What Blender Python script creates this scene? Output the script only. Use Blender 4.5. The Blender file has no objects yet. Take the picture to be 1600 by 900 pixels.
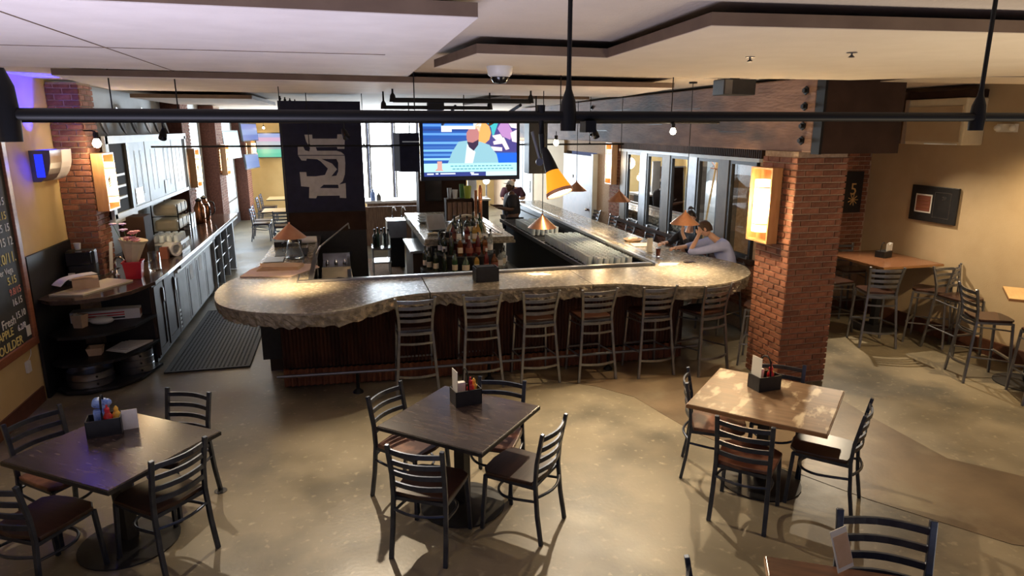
import bpy, bmesh, math, random
from mathutils import Vector, Matrix
from mathutils.geometry import tessellate_polygon
random.seed(7)
PI = math.pi
SC = bpy.context.scene
COL = SC.collection
# ------------------------------------------------------------------ camera
FPX, YH, XV, CH = 1040.0, 200.0, 530.0, 2.9
PITCH = math.atan((450 - YH) / FPX)
YAW = math.radians(14.1669)
_f = Vector((math.sin(YAW) * math.cos(PITCH), math.cos(YAW) * math.cos(PITCH), -math.sin(PITCH)))
_r = Vector((math.cos(YAW), -math.sin(YAW), 0))
_u = _r.cross(_f)
CAM = Vector((0, 0, CH))
cd = bpy.data.cameras.new('camera'); cam = bpy.data.objects.new('camera', cd); COL.objects.link(cam)
cam.location = CAM; cam.rotation_euler = (PI / 2 - PITCH, 0, -YAW)
cd.sensor_width = 36; cd.lens = FPX / 1600 * 36; cd.clip_start = .05; cd.clip_end = 120
SC.camera = cam
# ------------------------------------------------------------------ world, exposure, daylight, added fills
w = bpy.data.worlds.new('world'); SC.world = w; w.use_nodes = True
w.node_tree.nodes['Background'].inputs[0].default_value = (.50, .58, 1, 1)
w.node_tree.nodes['Background'].inputs[1].default_value = .09
SC.view_settings.view_transform = 'Standard'; SC.view_settings.look = 'None'
SC.view_settings.gamma = 1; SC.view_settings.use_curve_mapping = False
SC.view_settings.exposure = 1.3
def light(kind, name, loc, power, color, size=.1, target=None, sizey=None, angle=60, blend=.5, spread=180):
    d = bpy.data.lights.new(name, kind); d.energy = power; d.color = color
    if kind == 'AREA':
        d.size = size; d.spread = math.radians(spread)
        if sizey: d.shape = 'RECTANGLE'; d.size_y = sizey
    else: d.shadow_soft_size = size
    if kind == 'SPOT': d.spot_size = math.radians(angle); d.spot_blend = blend
    o = bpy.data.objects.new(name, d); COL.objects.link(o); o.location = loc
    if target is not None: o.rotation_euler = (Vector(target) - Vector(loc)).to_track_quat('-Z', 'Y').to_euler()
    return o
WARM = (1, .74, .42); DAY = (.72, .86, 1)
light('AREA', 'daylight_back_window', (1.6, 24.6, 1.7), 430, DAY, 2.6, (1.6, 10, .6), 2.4)
light('AREA', 'daylight_side_windows', (-2.9, 20.5, 2.0), 60, DAY, 5, (2, 20, 0.5), 1.6)
light('AREA', 'added_fill_left', (-1.2, 1.6, .8), 26, (.78, .76, 1), 2.4, (-1.1, 3.0, 3.4), 1.2, spread=125)  # added unseen uplight, cool, brightens the left ceiling
light('AREA', 'added_fill_right', (4.3, 1.3, .8), 19, (1, .84, .62), 2.8, (4.4, 2.7, 3.4), 1.2, spread=125)  # second added uplight out of view, warms the right ceiling
light('AREA', 'brewery_added_fill', (6.9, 11.0, 3.1), 130, (.85, .94, 1), 1.8, (7.1, 11, 0), 4.0)  # added fill to brighten the brewery room, no fixture modelled
# ------------------------------------------------------------------ materials
M = {}
def mat(name, c1, c2=None, rough=.5, metal=0, scale=8, bump=0, bscale=None, detail=4, emit=None, estr=0,
        trans=0, ior=1.45, stretch=None, rnd=0, coat=0, spec=None, lo=.35, hi=.65, rough2=None):
    m = bpy.data.materials.new(name); m.use_nodes = True; nt = m.node_tree; b = nt.nodes['Principled BSDF']
    b.inputs['Base Color'].default_value = (*c1, 1); b.inputs['Roughness'].default_value = rough
    b.inputs['Metallic'].default_value = metal
    if spec is not None: b.inputs['Specular IOR Level'].default_value = spec
    if coat: b.inputs['Coat Weight'].default_value = coat; b.inputs['Coat Roughness'].default_value = .12
    if trans: b.inputs['Transmission Weight'].default_value = trans; b.inputs['IOR'].default_value = ior
    if emit: b.inputs['Emission Color'].default_value = (*emit, 1); b.inputs['Emission Strength'].default_value = estr
    tc = nt.nodes.new('ShaderNodeTexCoord'); src = tc.outputs['Object']
    if stretch:
        mp = nt.nodes.new('ShaderNodeMapping'); mp.inputs['Scale'].default_value = stretch
        nt.links.new(src, mp.inputs[0]); src = mp.outputs[0]
    out = None
    if c2:
        n = nt.nodes.new('ShaderNodeTexNoise'); n.inputs['Scale'].default_value = scale; n.inputs['Detail'].default_value = detail
        nt.links.new(src, n.inputs['Vector'])
        r = nt.nodes.new('ShaderNodeMapRange'); r.inputs[1].default_value = lo; r.inputs[2].default_value = hi
        nt.links.new(n.outputs['Fac'], r.inputs[0])
        mx = nt.nodes.new('ShaderNodeMix'); mx.data_type = 'RGBA'
        mx.inputs[6].default_value = (*c1, 1); mx.inputs[7].default_value = (*c2, 1)
        nt.links.new(r.outputs[0], mx.inputs[0]); out = mx.outputs[2]
        if rough2 is not None:
            rr = nt.nodes.new('ShaderNodeMapRange'); rr.inputs[3].default_value = rough; rr.inputs[4].default_value = rough2
            nt.links.new(r.outputs[0], rr.inputs[0]); nt.links.new(rr.outputs[0], b.inputs['Roughness'])
    if rnd:
        oi = nt.nodes.new('ShaderNodeObjectInfo'); hs = nt.nodes.new('ShaderNodeHueSaturation')
        rr = nt.nodes.new('ShaderNodeMapRange'); rr.inputs[3].default_value = 1 - rnd; rr.inputs[4].default_value = 1 + rnd
        nt.links.new(oi.outputs['Random'], rr.inputs[0]); nt.links.new(rr.outputs[0], hs.inputs['Value'])
        if out: nt.links.new(out, hs.inputs['Color'])
        else: hs.inputs['Color'].default_value = (*c1, 1)
        out = hs.outputs[0]
    if out: nt.links.new(out, b.inputs['Base Color'])
    if bump:
        n = nt.nodes.new('ShaderNodeTexNoise'); n.inputs['Scale'].default_value = bscale or scale * 3; n.inputs['Detail'].default_value = 3
        nt.links.new(src, n.inputs['Vector'])
        bp = nt.nodes.new('ShaderNodeBump'); bp.inputs['Strength'].default_value = bump; bp.inputs['Distance'].default_value = .02
        nt.links.new(n.outputs['Fac'], bp.inputs['Height']); nt.links.new(bp.outputs[0], b.inputs['Normal'])
    M[name] = m; return m
def layered(m, c, scale, lo, hi, rough=None, stretch=None):
    """one more colour laid over a material by a second noise"""
    nt = m.node_tree; b = nt.nodes['Principled BSDF']; prev = b.inputs['Base Color'].links[0].from_socket
    tc = nt.nodes.new('ShaderNodeTexCoord'); n = nt.nodes.new('ShaderNodeTexNoise'); n.inputs['Scale'].default_value = scale; n.inputs['Detail'].default_value = 6
    src = tc.outputs['Object']
    if stretch:
        mp = nt.nodes.new('ShaderNodeMapping'); mp.inputs['Scale'].default_value = stretch; nt.links.new(src, mp.inputs[0]); src = mp.outputs[0]
    nt.links.new(src, n.inputs['Vector'])
    r = nt.nodes.new('ShaderNodeMapRange'); r.inputs[1].default_value = lo; r.inputs[2].default_value = hi; nt.links.new(n.outputs['Fac'], r.inputs[0])
    mx = nt.nodes.new('ShaderNodeMix'); mx.data_type = 'RGBA'; nt.links.new(r.outputs[0], mx.inputs[0])
    nt.links.new(prev, mx.inputs[6]); mx.inputs[7].default_value = (*c, 1); nt.links.new(mx.outputs[2], b.inputs['Base Color'])
mat('concrete', (.145, .122, .082), (.245, .205, .138), rough=.34, scale=1.1, detail=9, bump=.05, bscale=30, rough2=.5)
layered(M['concrete'], (.085, .075, .055), .9, .50, .66)
layered(M['concrete'], (.36, .31, .21), 14, .60, .80)
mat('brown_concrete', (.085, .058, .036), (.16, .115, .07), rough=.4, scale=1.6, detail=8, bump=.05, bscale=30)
mat('ceiling_paint', (.64, .56, .48), (.68, .60, .52), rough=.85, scale=3, bump=.35, bscale=45)
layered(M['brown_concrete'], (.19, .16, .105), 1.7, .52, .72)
mat('panel_paint', (.72, .66, .64), (.78, .72, .70), rough=.8, scale=4, bump=.12, bscale=70)
mat('panel_paint_warm', (.74, .64, .50), (.78, .68, .54), rough=.8, scale=4, bump=.1, bscale=70)
mat('panel_edge', (.15, .10, .07), (.19, .13, .09), rough=.8, scale=5)
mat('wall_paint', (.62, .45, .20), (.66, .49, .23), rough=.8, scale=3, bump=.08, bscale=60)
mat('wall_tan', (.48, .36, .22), (.52, .40, .25), rough=.8, scale=3, bump=.08, bscale=60)
mat('white_wall', (.66, .68, .68), (.72, .74, .74), rough=.7, scale=3)
mat('brown_trim', (.09, .035, .02), (.13, .05, .03), rough=.5, scale=9)
mat('brick', (.21, .075, .04), (.29, .12, .07), rough=.85, scale=25, bump=.4, bscale=60, rnd=.28)
mat('brick_shaded', (.10, .035, .022), (.16, .06, .04), rough=.9, scale=25, bump=.4, bscale=60, rnd=.25)  # the same brick with shade put into its colour
mat('mortar', (.40, .28, .19), (.50, .37, .26), rough=.95, scale=30, bump=.3)
mat('mortar_dark', (.10, .05, .035), rough=.95)
mat('timber', (.17, .095, .07), (.25, .15, .115), rough=.75, scale=3, detail=8, bump=.5, bscale=14, stretch=(2, .6, 3))
layered(M['timber'], (.07, .055, .06), 1.2, .50, .68, stretch=(1, .7, 2.2))
mat('timber_dark', (.028, .014, .010), (.045, .023, .016), spec=.2, rough=.8, scale=4)
mat('iron', (.005, .005, .006), rough=.5, spec=.25)
mat('black', (.010, .010, .012), (.016, .016, .018), rough=.5, scale=20)
mat('black_gloss', (.008, .008, .01), rough=.15)
mat('black_cloth', (.012, .012, .016), rough=.9)
mat('navy', (.009, .010, .034), (.013, .015, .045), rough=.8, scale=8, bump=.1)
mat('logo_grey', (.42, .41, .42), (.5, .49, .5), rough=.8, scale=10)
mat('stone', (.20, .175, .14), (.36, .32, .25), rough=.16, scale=26, detail=8, bump=.02, bscale=60, rough2=.3)
layered(M['stone'], (.36, .32, .26), 75, .60, .76)
mat('stone_rough', (.16, .135, .10), (.38, .33, .25), rough=.75, scale=14, detail=8, bump=.9, bscale=22)
mat('corrugated', (.045, .018, .014), (.105, .040, .024), rough=.55, metal=.35, scale=7, detail=8, stretch=(1, 1, .25))
mat('rust', (.12, .04, .022), (.22, .08, .04), rough=.7, metal=.2, scale=5, detail=8)
mat('gunmetal', (.20, .205, .225), (.27, .275, .29), rough=.30, metal=.85, scale=12)
mat('gunmetal_dark', (.05, .06, .09), (.08, .095, .13), rough=.33, metal=.8, scale=12)
mat('steel', (.50, .50, .52), (.58, .58, .60), rough=.28, metal=.95, scale=10)
mat('tank_steel', (.42, .43, .44), (.52, .53, .54), rough=.42, metal=.45, scale=4)
mat('steel_dark', (.16, .16, .17), (.2, .2, .21), rough=.35, metal=.8, scale=10)
mat('chrome', (.75, .75, .77), rough=.12, metal=1)
mat('seat_wood', (.028, .012, .009), (.05, .02, .013), rough=.30, scale=6, detail=6, stretch=(1, 6, 1))
mat('seat_worn', (.07, .022, .014), (.24, .11, .07), rough=.3, scale=5, detail=8, lo=.48, hi=.62)
mat('table_dark', (.030, .022, .022), (.062, .044, .038), rough=.22, scale=5, detail=8, stretch=(1, 7, 1))
layered(M['table_dark'], (.12, .09, .075), 9, .62, .74, stretch=(1, 5, 1))
mat('table_worn', (.11, .062, .032), (.17, .10, .052), rough=.42, scale=5, detail=8, stretch=(1, 5, 1))
layered(M['table_worn'], (.42, .34, .23), 5.0, .555, .66, stretch=(2.2, .9, 1))
mat('table_brown', (.14, .06, .03), (.20, .09, .045), rough=.22, scale=5, detail=8, stretch=(1, 6, 1))
mat('table_red', (.055, .022, .013), (.09, .036, .02), rough=.25, scale=5, detail=8, stretch=(1, 6, 1))
mat('table_light', (.42, .27, .12), (.5, .33, .15), rough=.35, scale=5, detail=8, stretch=(1, 6, 1))
mat('table_edge', (.30, .15, .06), rough=.4)
mat('red_frame', (.22, .075, .035), (.30, .11, .05), rough=.45, scale=10, stretch=(1, 1, 6))
mat('chalk_black', (.022, .024, .024), (.04, .042, .042), rough=.8, scale=4)
mat('chalk_white', (.75, .75, .72), rough=.9); mat('chalk_yellow', (.78, .66, .25), rough=.9); mat('chalk_red', (.7, .25, .2), rough=.9)
mat('cabinet', (.045, .03, .022), (.065, .045, .035), spec=.25, rough=.5, scale=5, stretch=(1, 1, .3))
mat('cabinet_grey', (.14, .12, .105), (.18, .16, .14), spec=.3, rough=.5, metal=0, scale=5)
mat('white_frame', (.50, .54, .57), (.56, .60, .63), spec=.2, rough=.5, scale=5)
mat('glass_reflection_tint', (.30, .36, .40), (.44, .50, .54), rough=.5, scale=2.5, spec=.15)  # pale reflection of the windows put into the door glass colour
mat('counter_top', (.05, .032, .026), (.09, .06, .05), rough=.14, scale=12)
mat('copper', (.62, .30, .17), (.70, .38, .23), rough=.33, metal=.8, scale=8)
mat('copper_pot', (.5, .2, .09), rough=.2, metal=1)
mat('rubber', (.018, .017, .018), rough=.6)
mat('paper', (.75, .72, .68), (.8, .78, .74), rough=.8, scale=20)
mat('kraft', (.56, .38, .23), (.62, .44, .28), rough=.85, scale=12)
mat('pink_kraft', (.74, .56, .46), (.80, .62, .52), rough=.85, scale=12)
mat('cream', (.68, .60, .42), (.72, .64, .46), rough=.6, scale=12)
mat('red_plastic', (.55, .02, .035), rough=.35); mat('ketchup', (.42, .012, .012), rough=.25); mat('mustard', (.70, .42, .06), rough=.3)
mat('blue_plastic', (.10, .20, .62), (.35, .5, .85), rough=.35, scale=30); mat('white_plastic', (.75, .75, .74), rough=.4)
mat('ivory', (.72, .70, .62), rough=.4)
mat('label_paper', (.62, .56, .44), rough=.7); mat('label_dark', (.25, .08, .05), rough=.7); mat('label_white', (.7, .7, .7), rough=.7)
mat('glass', (.95, .98, 1), rough=.03, trans=1, ior=1.3)
mat('pint_glass', (.80, .90, .95), (.9, .97, 1), rough=.12, trans=.12, ior=1.3, scale=10, spec=1)
mat('bottle_dark', (.02, .03, .018), rough=.08, spec=.8); mat('bottle_green', (.025, .07, .028), rough=.08, spec=.8)
mat('bottle_amber', (.26, .085, .02), rough=.08, trans=.5); mat('bottle_red', (.15, .018, .018), rough=.1, trans=.3)
mat('bottle_clear', (.75, .80, .80), rough=.06, trans=.8, ior=1.3)
mat('bottle_gold', (.75, .48, .12), rough=.08, trans=.6)
mat('beer', (.18, .03, .01), rough=.08, trans=.3)
mat('lime', (.42, .52, .06), rough=.5); mat('green_leaf', (.06, .18, .05), (.1, .26, .08), rough=.6, scale=20)
mat('pink_petal', (.72, .30, .36), (.8, .42, .45), rough=.6, scale=20); mat('lilac_petal', (.62, .45, .72), (.75, .62, .82), rough=.6, scale=20)
mat('skin', (.55, .32, .22), (.60, .36, .26), rough=.5, scale=12); mat('skin_brown', (.13, .065, .04), rough=.5)
mat('shirt_blue', (.33, .38, .68), (.39, .44, .74), rough=.8, scale=10, bump=.2, bscale=9)
mat('shirt_black', (.014, .013, .018), (.02, .018, .025), rough=.85, scale=8, bump=.2, bscale=10)
mat('shirt_maroon', (.05, .015, .03), rough=.85); mat('denim', (.03, .04, .08), rough=.85)
mat('hair_brown', (.045, .022, .012), (.07, .035, .02), rough=.6, scale=60, bump=.4); mat('hair_dark', (.02, .011, .008), rough=.5)
mat('cap_white', (.75, .75, .72), rough=.8)
mat('wood_box', (.45, .22, .08), (.55, .29, .12), rough=.4, scale=6, stretch=(4, 4, .6))
mat('barn_wood', (.16, .09, .06), (.28, .18, .12), rough=.7, scale=8, stretch=(5, 1, .6))
mat('hose_tan', (.65, .42, .16), rough=.6)
def emis(name, col, s): return mat(name, col, rough=.5, emit=col, estr=s)
emis('lamp_paper', (1, .74, .42), 1.6); emis('bulb', (1, .80, .52), 26); emis('amber_glow', (1, .33, .012), .42); emis('lens_glow', (1, .88, .72), 4)
emis('blue_led', (.015, .03, 1), .55); emis('window_day', (.88, .95, 1), 5); emis('white_lit', (1, .97, .92), 4)
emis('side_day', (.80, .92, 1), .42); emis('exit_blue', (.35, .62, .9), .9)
def flat(name, col, s=1.0):
    if name not in M: mat(name, (.01, .01, .01), rough=.3, emit=col, estr=s)
    return M[name]
# window pane: clear glass with a reflection
def pane_mat(name, tint, refl):
    m = bpy.data.materials.new(name); m.use_nodes = True; nt = m.node_tree; nt.nodes.clear()
    o = nt.nodes.new('ShaderNodeOutputMaterial'); mx = nt.nodes.new('ShaderNodeMixShader'); t = nt.nodes.new('ShaderNodeBsdfTransparent')
    g = nt.nodes.new('ShaderNodeBsdfGlossy'); g.inputs['Roughness'].default_value = .02; t.inputs[0].default_value = (*tint, 1)
    lw = nt.nodes.new('ShaderNodeLayerWeight'); lw.inputs[0].default_value = refl
    nt.links.new(lw.outputs['Fresnel'], mx.inputs[0]); nt.links.new(t.outputs[0], mx.inputs[1]); nt.links.new(g.outputs[0], mx.inputs[2]); nt.links.new(mx.outputs[0], o.inputs[0])
    M[name] = m
pane_mat('pane', (.88, .92, .94), .12)
# ------------------------------------------------------------------ mesh builder
class MB:
    def __init__(s): s.v = []; s.f = []; s.T = None
    def add(s, vs, fs):
        k = len(s.v)
        for p in vs:
            p = Vector(p); s.v.append(s.T @ p if s.T else p)
        s.f += [tuple(i + k for i in f) for f in fs]; return s
    def box(s, x0, y0, z0, x1, y1, z1):
        return s.add([(x0, y0, z0), (x1, y0, z0), (x1, y1, z0), (x0, y1, z0), (x0, y0, z1), (x1, y0, z1), (x1, y1, z1), (x0, y1, z1)],
                     [(0, 3, 2, 1), (4, 5, 6, 7), (0, 1, 5, 4), (1, 2, 6, 5), (2, 3, 7, 6), (3, 0, 4, 7)])
    def cbox(s, cx, cy, z0, sx, sy, sz): return s.box(cx - sx / 2, cy - sy / 2, z0, cx + sx / 2, cy + sy / 2, z0 + sz)
    def tube(s, pts, r, n=8, flat=None, cap=True, closed=False, up=(0, 0, 1)):
        """round tube, or with flat=(w,h) a rectangular one, along points"""
        pts = [Vector(p) for p in pts]; N = len(pts); vs = []; rr = r if isinstance(r, (list, tuple)) else [r] * N
        up = Vector(up)
        for i, p in enumerate(pts):
            if closed: t = pts[(i + 1) % N] - pts[i - 1]
            else: t = pts[min(i + 1, N - 1)] - pts[max(i - 1, 0)]
            t.normalize(); a = t.cross(up)
            if a.length < .05: a = t.cross(Vector((0, 1, 0)))
            a.normalize(); b = a.cross(t)
            if flat:
                w_, h_ = flat
                for (i1, j1) in ((-1, -1), (1, -1), (1, 1), (-1, 1)): vs.append(p + a * (i1 * w_ / 2) + b * (j1 * h_ / 2))
            else:
                for k in range(n): q = 2 * PI * k / n; vs.append(p + a * (math.cos(q) * rr[i]) + b * (math.sin(q) * rr[i]))
        m = 4 if flat else n; fs = []
        for i in range(N if closed else N - 1):
            for k in range(m):
                i2 = (i + 1) % N; fs.append((i * m + k, i * m + (k + 1) % m, i2 * m + (k + 1) % m, i2 * m + k))
        if cap and not closed: fs += [tuple(range(m))[::-1], tuple((N - 1) * m + k for k in range(m))]
        return s.add(vs, fs)
    def lathe(s, prof, n=16, c=(0, 0, 0), axis=None, cap=True):
        vs = []; c = Vector(c); R = Matrix.Identity(3)
        if axis is not None: R = Vector((0, 0, 1)).rotation_difference(Vector(axis)).to_matrix()
        for r, z in prof:
            for k in range(n): q = 2 * PI * k / n; vs.append(c + R @ Vector((r * math.cos(q), r * math.sin(q), z)))
        fs = []
        for i in range(len(prof) - 1):
            for k in range(n): fs.append((i * n + k, i * n + (k + 1) % n, (i + 1) * n + (k + 1) % n, (i + 1) * n + k))
        if cap and prof[0][0] > 1e-4: fs.append(tuple(range(n))[::-1])
        if cap and prof[-1][0] > 1e-4: fs.append(tuple((len(prof) - 1) * n + k for k in range(n)))
        return s.add(vs, fs)
    def prism(s, poly, z0, z1):
        n = len(poly); a = sum(poly[i][0] * poly[(i + 1) % n][1] - poly[(i + 1) % n][0] * poly[i][1] for i in range(n))
        if a < 0: poly = poly[::-1]
        vs = [(x, y, z0) for x, y in poly] + [(x, y, z1) for x, y in poly]
        tri = tessellate_polygon([[Vector((x, y, 0)) for x, y in poly]])
        fs = []
        for t in tri:
            p = [Vector((*poly[i], 0)) for i in t]
            if (p[1] - p[0]).cross(p[2] - p[0]).z < 0: t = t[::-1]
            fs.append(tuple(i + n for i in t)); fs.append(tuple(t[::-1]))
        fs += [(i, (i + 1) % n, (i + 1) % n + n, i + n) for i in range(n)]
        return s.add(vs, fs)
    def ball(s, c, r, nu=10, nv=7):
        r = r if isinstance(r, (tuple, list)) else (r, r, r); vs = [(c[0], c[1], c[2] - r[2])]; fs = []
        for j in range(1, nv):
            t = PI * j / nv
            for k in range(nu): q = 2 * PI * k / nu; vs.append((c[0] + r[0] * math.sin(t) * math.cos(q), c[1] + r[1] * math.sin(t) * math.sin(q), c[2] - r[2] * math.cos(t)))
        vs.append((c[0], c[1], c[2] + r[2])); L = len(vs) - 1
        for k in range(nu):
            fs.append((0, 1 + (k + 1) % nu, 1 + k)); fs.append((L, L - nu + k, L - nu + (k + 1) % nu))
            for j in range(nv - 2): a = 1 + j * nu; fs.append((a + k, a + (k + 1) % nu, a + nu + (k + 1) % nu, a + nu + k))
        return s.add(vs, fs)
    def mesh(s, name, m, smooth=False):
        me = bpy.data.meshes.new(name); me.from_pydata([tuple(p) for p in s.v], [], s.f); me.validate()
        if m: me.materials.append(M[m])
        if smooth:
            me.polygons.foreach_set('use_smooth', [True] * len(me.polygons)); me.set_sharp_from_angle(angle=math.radians(42))
        me.update(); return me
    def build(s, name, m, parent=None, smooth=False, bevel=0, loc=None, rz=None):
        o = bpy.data.objects.new(name, s.mesh(name, m, smooth)); COL.objects.link(o)
        if parent: o.parent = parent
        if loc is not None: o.location = loc
        if rz is not None: o.rotation_euler.z = rz
        if bevel: b = o.modifiers.new('bevel', 'BEVEL'); b.width = bevel; b.segments = 2; b.limit_method = 'ANGLE'
        return o
def tag(o, label=None, cat=None, group=None, kind=None):
    if label: o['label'] = label
    if cat: o['category'] = cat
    if group: o['group'] = group
    if kind: o['kind'] = kind
    return o
def thing(name, loc, rz, label, cat, group=None):
    o = bpy.data.objects.new(name, None); COL.objects.link(o); o.location = loc; o.rotation_euler.z = rz; o.empty_display_size = .05
    return tag(o, label, cat, group)
def dup(o, loc=None, rz=None, label=None, group=None, parent=None, scale=None):
    c = o.copy(); COL.objects.link(c)
    if parent: c.parent = parent
    if loc is not None: c.location = loc
    if rz is not None: c.rotation_euler.z = rz
    if scale: c.scale = (scale,) * 3
    if label: c['label'] = label
    if group: c['group'] = group
    for ch in list(o.children): dup(ch, parent=c)
    return c
def struct(name, mb, m, parent=None, **k):
    o = mb.build(name, m, parent, **k)
    if not parent: o['kind'] = 'structure'
    return o
def ray(x, y): return _f * FPX + _r * (x - 800) - _u * (y - 450)
def atZ(x, y, z): d = ray(x, y); return CAM + d * ((z - CH) / d.z)
def atY(x, y, Y): d = ray(x, y); return CAM + d * (Y / d.y)
def atX(x, y, X): d = ray(x, y); return CAM + d * (X / d.x)
# ================================================================== SETTING
struct('floor', MB().box(-3.35, -1, -.1, 8.15, 25.1, 0), 'concrete')
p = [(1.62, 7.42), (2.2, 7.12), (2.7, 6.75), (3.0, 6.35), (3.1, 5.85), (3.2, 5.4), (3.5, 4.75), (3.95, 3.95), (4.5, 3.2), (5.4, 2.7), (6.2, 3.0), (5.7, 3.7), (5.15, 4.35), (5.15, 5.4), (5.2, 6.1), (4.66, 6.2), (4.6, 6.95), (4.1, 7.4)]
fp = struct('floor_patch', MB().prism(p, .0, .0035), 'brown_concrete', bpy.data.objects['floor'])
struct('ceiling', MB().box(-3.35, -1, 3.45, 8.15, 25.1, 3.6), 'ceiling_paint')
lw_ = struct('wall_left', MB().box(-3.5, -1, 0, -3.3, 25, 3.45), 'wall_paint')
struct('wall_left_far', MB().box(-3.3, 9.7, 0, -3.27, 25, 3.45), 'white_wall')
struct('wall_right', MB().box(8.1, -1, 0, 8.25, 8.95, 3.45), 'wall_tan')
# alcove back wall: bricks at its right end
aw = struct('wall_alcove', MB().box(5.6, 8.95, 0, 8.1, 9.1, 3.45), 'mortar')
def brick_run(parent, origin, ux, length, z0, z1, m, depth=.012, L=.205, Hh=.068, jt=.011, nrm=None, end=0, name='brick', clipmin=.03):
    """individual bricks on a wall face; ux: unit vector along the face, nrm: outward"""
    ux = Vector(ux); nrm = Vector(nrm); zc = z0; row = 0; cache = {}; n = 0
    while zc + Hh * .6 < z1:
        h = min(Hh, z1 - zc); x = 0 if row % 2 == 0 else -(L / 2)
        while x < length - .02:
            a = max(0, x); b = min(length, x + L - jt)
            if b - a > clipmin:
                key = (round(b - a, 3), round(h, 3))
                if key not in cache:
                    mb = MB(); w2 = (b - a) / 2; d = depth; e = .004
                    vs = []
                    for (sx, sz) in ((-1, -1), (1, -1), (1, 1), (-1, 1)): vs.append((sx * w2, 0, sz * (h - jt) / 2))
                    for (sx, sz) in ((-1, -1), (1, -1), (1, 1), (-1, 1)): vs.append((sx * (w2 - e), -d, sz * ((h - jt) / 2 - e)))
                    mb.add(vs, [(4, 5, 6, 7), (0, 1, 5, 4), (1, 2, 6, 5), (2, 3, 7, 6), (3, 0, 4, 7), (3, 2, 1, 0)])
                    cache[key] = mb.mesh('brick', m)
                o = bpy.data.objects.new(name, cache[key]); COL.objects.link(o); o.parent = parent
                o.location = Vector(origin) + ux * ((a + b) / 2) + Vector((0, 0, zc + h / 2)) + nrm * random.uniform(0, .004)
                o.rotation_euler.z = math.atan2(nrm.x, -nrm.y) + random.uniform(-.01, .01); n += 1
            x += L
        zc += Hh; row += 1
    return n
def brick_mass(parent, origin, ux, length, z0, z1, m, nrm, depth=.012, L=.205, Hh=.068, jt=.011, kind=True, name='brick_courses'):
    mb = MB(); ux = Vector(ux); nrm = Vector(nrm); zc = z0; row = 0; O = Vector(origin)
    while zc + .03 < z1:
        x = 0 if row % 2 == 0 else -L / 2
        while x < length - .02:
            a = max(0, x); b = min(length, x + L - jt); d = depth + random.uniform(-.003, .003); e = .003; zt = min(zc + Hh - jt, z1)
            if b - a > .03:
                q = [O + ux * a + Vector((0, 0, zc)), O + ux * b + Vector((0, 0, zc)), O + ux * b + Vector((0, 0, zt)), O + ux * a + Vector((0, 0, zt))]
                r = [O + ux * (a + e) + nrm * d + Vector((0, 0, zc + e)), O + ux * (b - e) + nrm * d + Vector((0, 0, zc + e)), O + ux * (b - e) + nrm * d + Vector((0, 0, zt - e)), O + ux * (a + e) + nrm * d + Vector((0, 0, zt - e))]
                mb.add(q + r, [(4, 5, 6, 7), (0, 1, 5, 4), (1, 2, 6, 5), (2, 3, 7, 6), (3, 0, 4, 7)])
            x += L
        zc += Hh; row += 1
    o = mb.build(name, m, parent)
    if kind: o['kind'] = 'stuff'
    return o
brick_run(aw, (7.15, 8.95, 0), (1, 0, 0), .93, .9, 2.75, 'brick', nrm=(0, -1, 0))
# window wall to the brewery, in pieces round the opening
ww = struct('wall_window_side', MB().box(5.6, 8.0, 0, 5.75, 8.2, 2.66).box(5.6, 8.2, 0, 5.75, 12.96, 1.07).box(5.6, 8.2, 2.47, 5.75, 12.96, 3.45)
            .box(5.6, 12.96, 0, 5.75, 13.55, 3.45).box(5.6, 16.5, 0, 5.75, 25, 3.45).box(5.6, 13.55, 2.35, 5.75, 16.5, 3.45).box(5.6, 13.55, 0, 5.75, 14.35, 2.35), 'mortar')
brick_mass(ww, (5.6, 13.0, 0), (0, -1, 0), 4.95, .35, 1.0, 'brick', (-1, 0, 0), depth=.012)
brick_mass(ww, (5.6, 13.55, 0), (0, -1, 0), .58, .9, 2.6, 'brick', (-1, 0, 0), name='brick_pier')
struct('trim_1', MB().box(5.5, 8.1, 1.02, 5.62, 13.0, 1.075), 'timber_dark')
struct('trim_2', MB().box(5.545, 8.15, 2.44, 5.62, 12.98, 2.49), 'white_frame')
mb = MB(); k = 0
while 8.1 + k * .05 < 12.9:                      # ribbed dark strip above the windows
    mb.box(5.54, 8.1 + k * .05, 2.49, 5.60, 8.13 + k * .05, 2.66); k += 1
t_ = mb.build('ribbed_strip', 'timber_dark', ww); t_['kind'] = 'stuff'
# beige partition and panels further down the window side
struct('wall_beige', MB().box(5.52, 16.45, 0, 5.6, 19.2, 2.6), 'wall_tan')
d1 = struct('door_1', MB().box(5.5, 14.4, 0, 5.58, 16.4, 2.28), 'brown_trim')
MB().ball((5.47, 14.62, 1.05), .035).build('door_knob', 'chrome', d1, smooth=True)
MB().lathe([(.04, 0), (.04, .02), (0, .02)], 12, (5.5, 15.7, 1.75), (-1, 0, 0)).build('peephole', 'steel', d1)
struct('trim_3', MB().box(5.48, 14.28, 0, 5.60, 14.4, 2.33), 'white_frame')
d2 = struct('door_2', MB().box(5.5, 19.3, 0, 5.58, 21.6, 2.5), 'white_wall')
MB().box(5.46, 19.5, 1.0, 5.5, 19.62, 1.35).build('door_handle', 'steel', d2)
MB().box(5.49, 20.4, 0, 5.5, 20.44, 2.5).build('door_seam', 'black', d2)
struct('wall_back', MB().box(-3.3, 25, 0, .4, 25.15, 3.45).box(3.2, 25, 0, 5.75, 25.15, 3.45).box(.4, 25, 0, 3.2, 25.15, .35).box(.4, 25, 3.2, 3.2, 25.15, 3.45), 'wall_paint')
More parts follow.
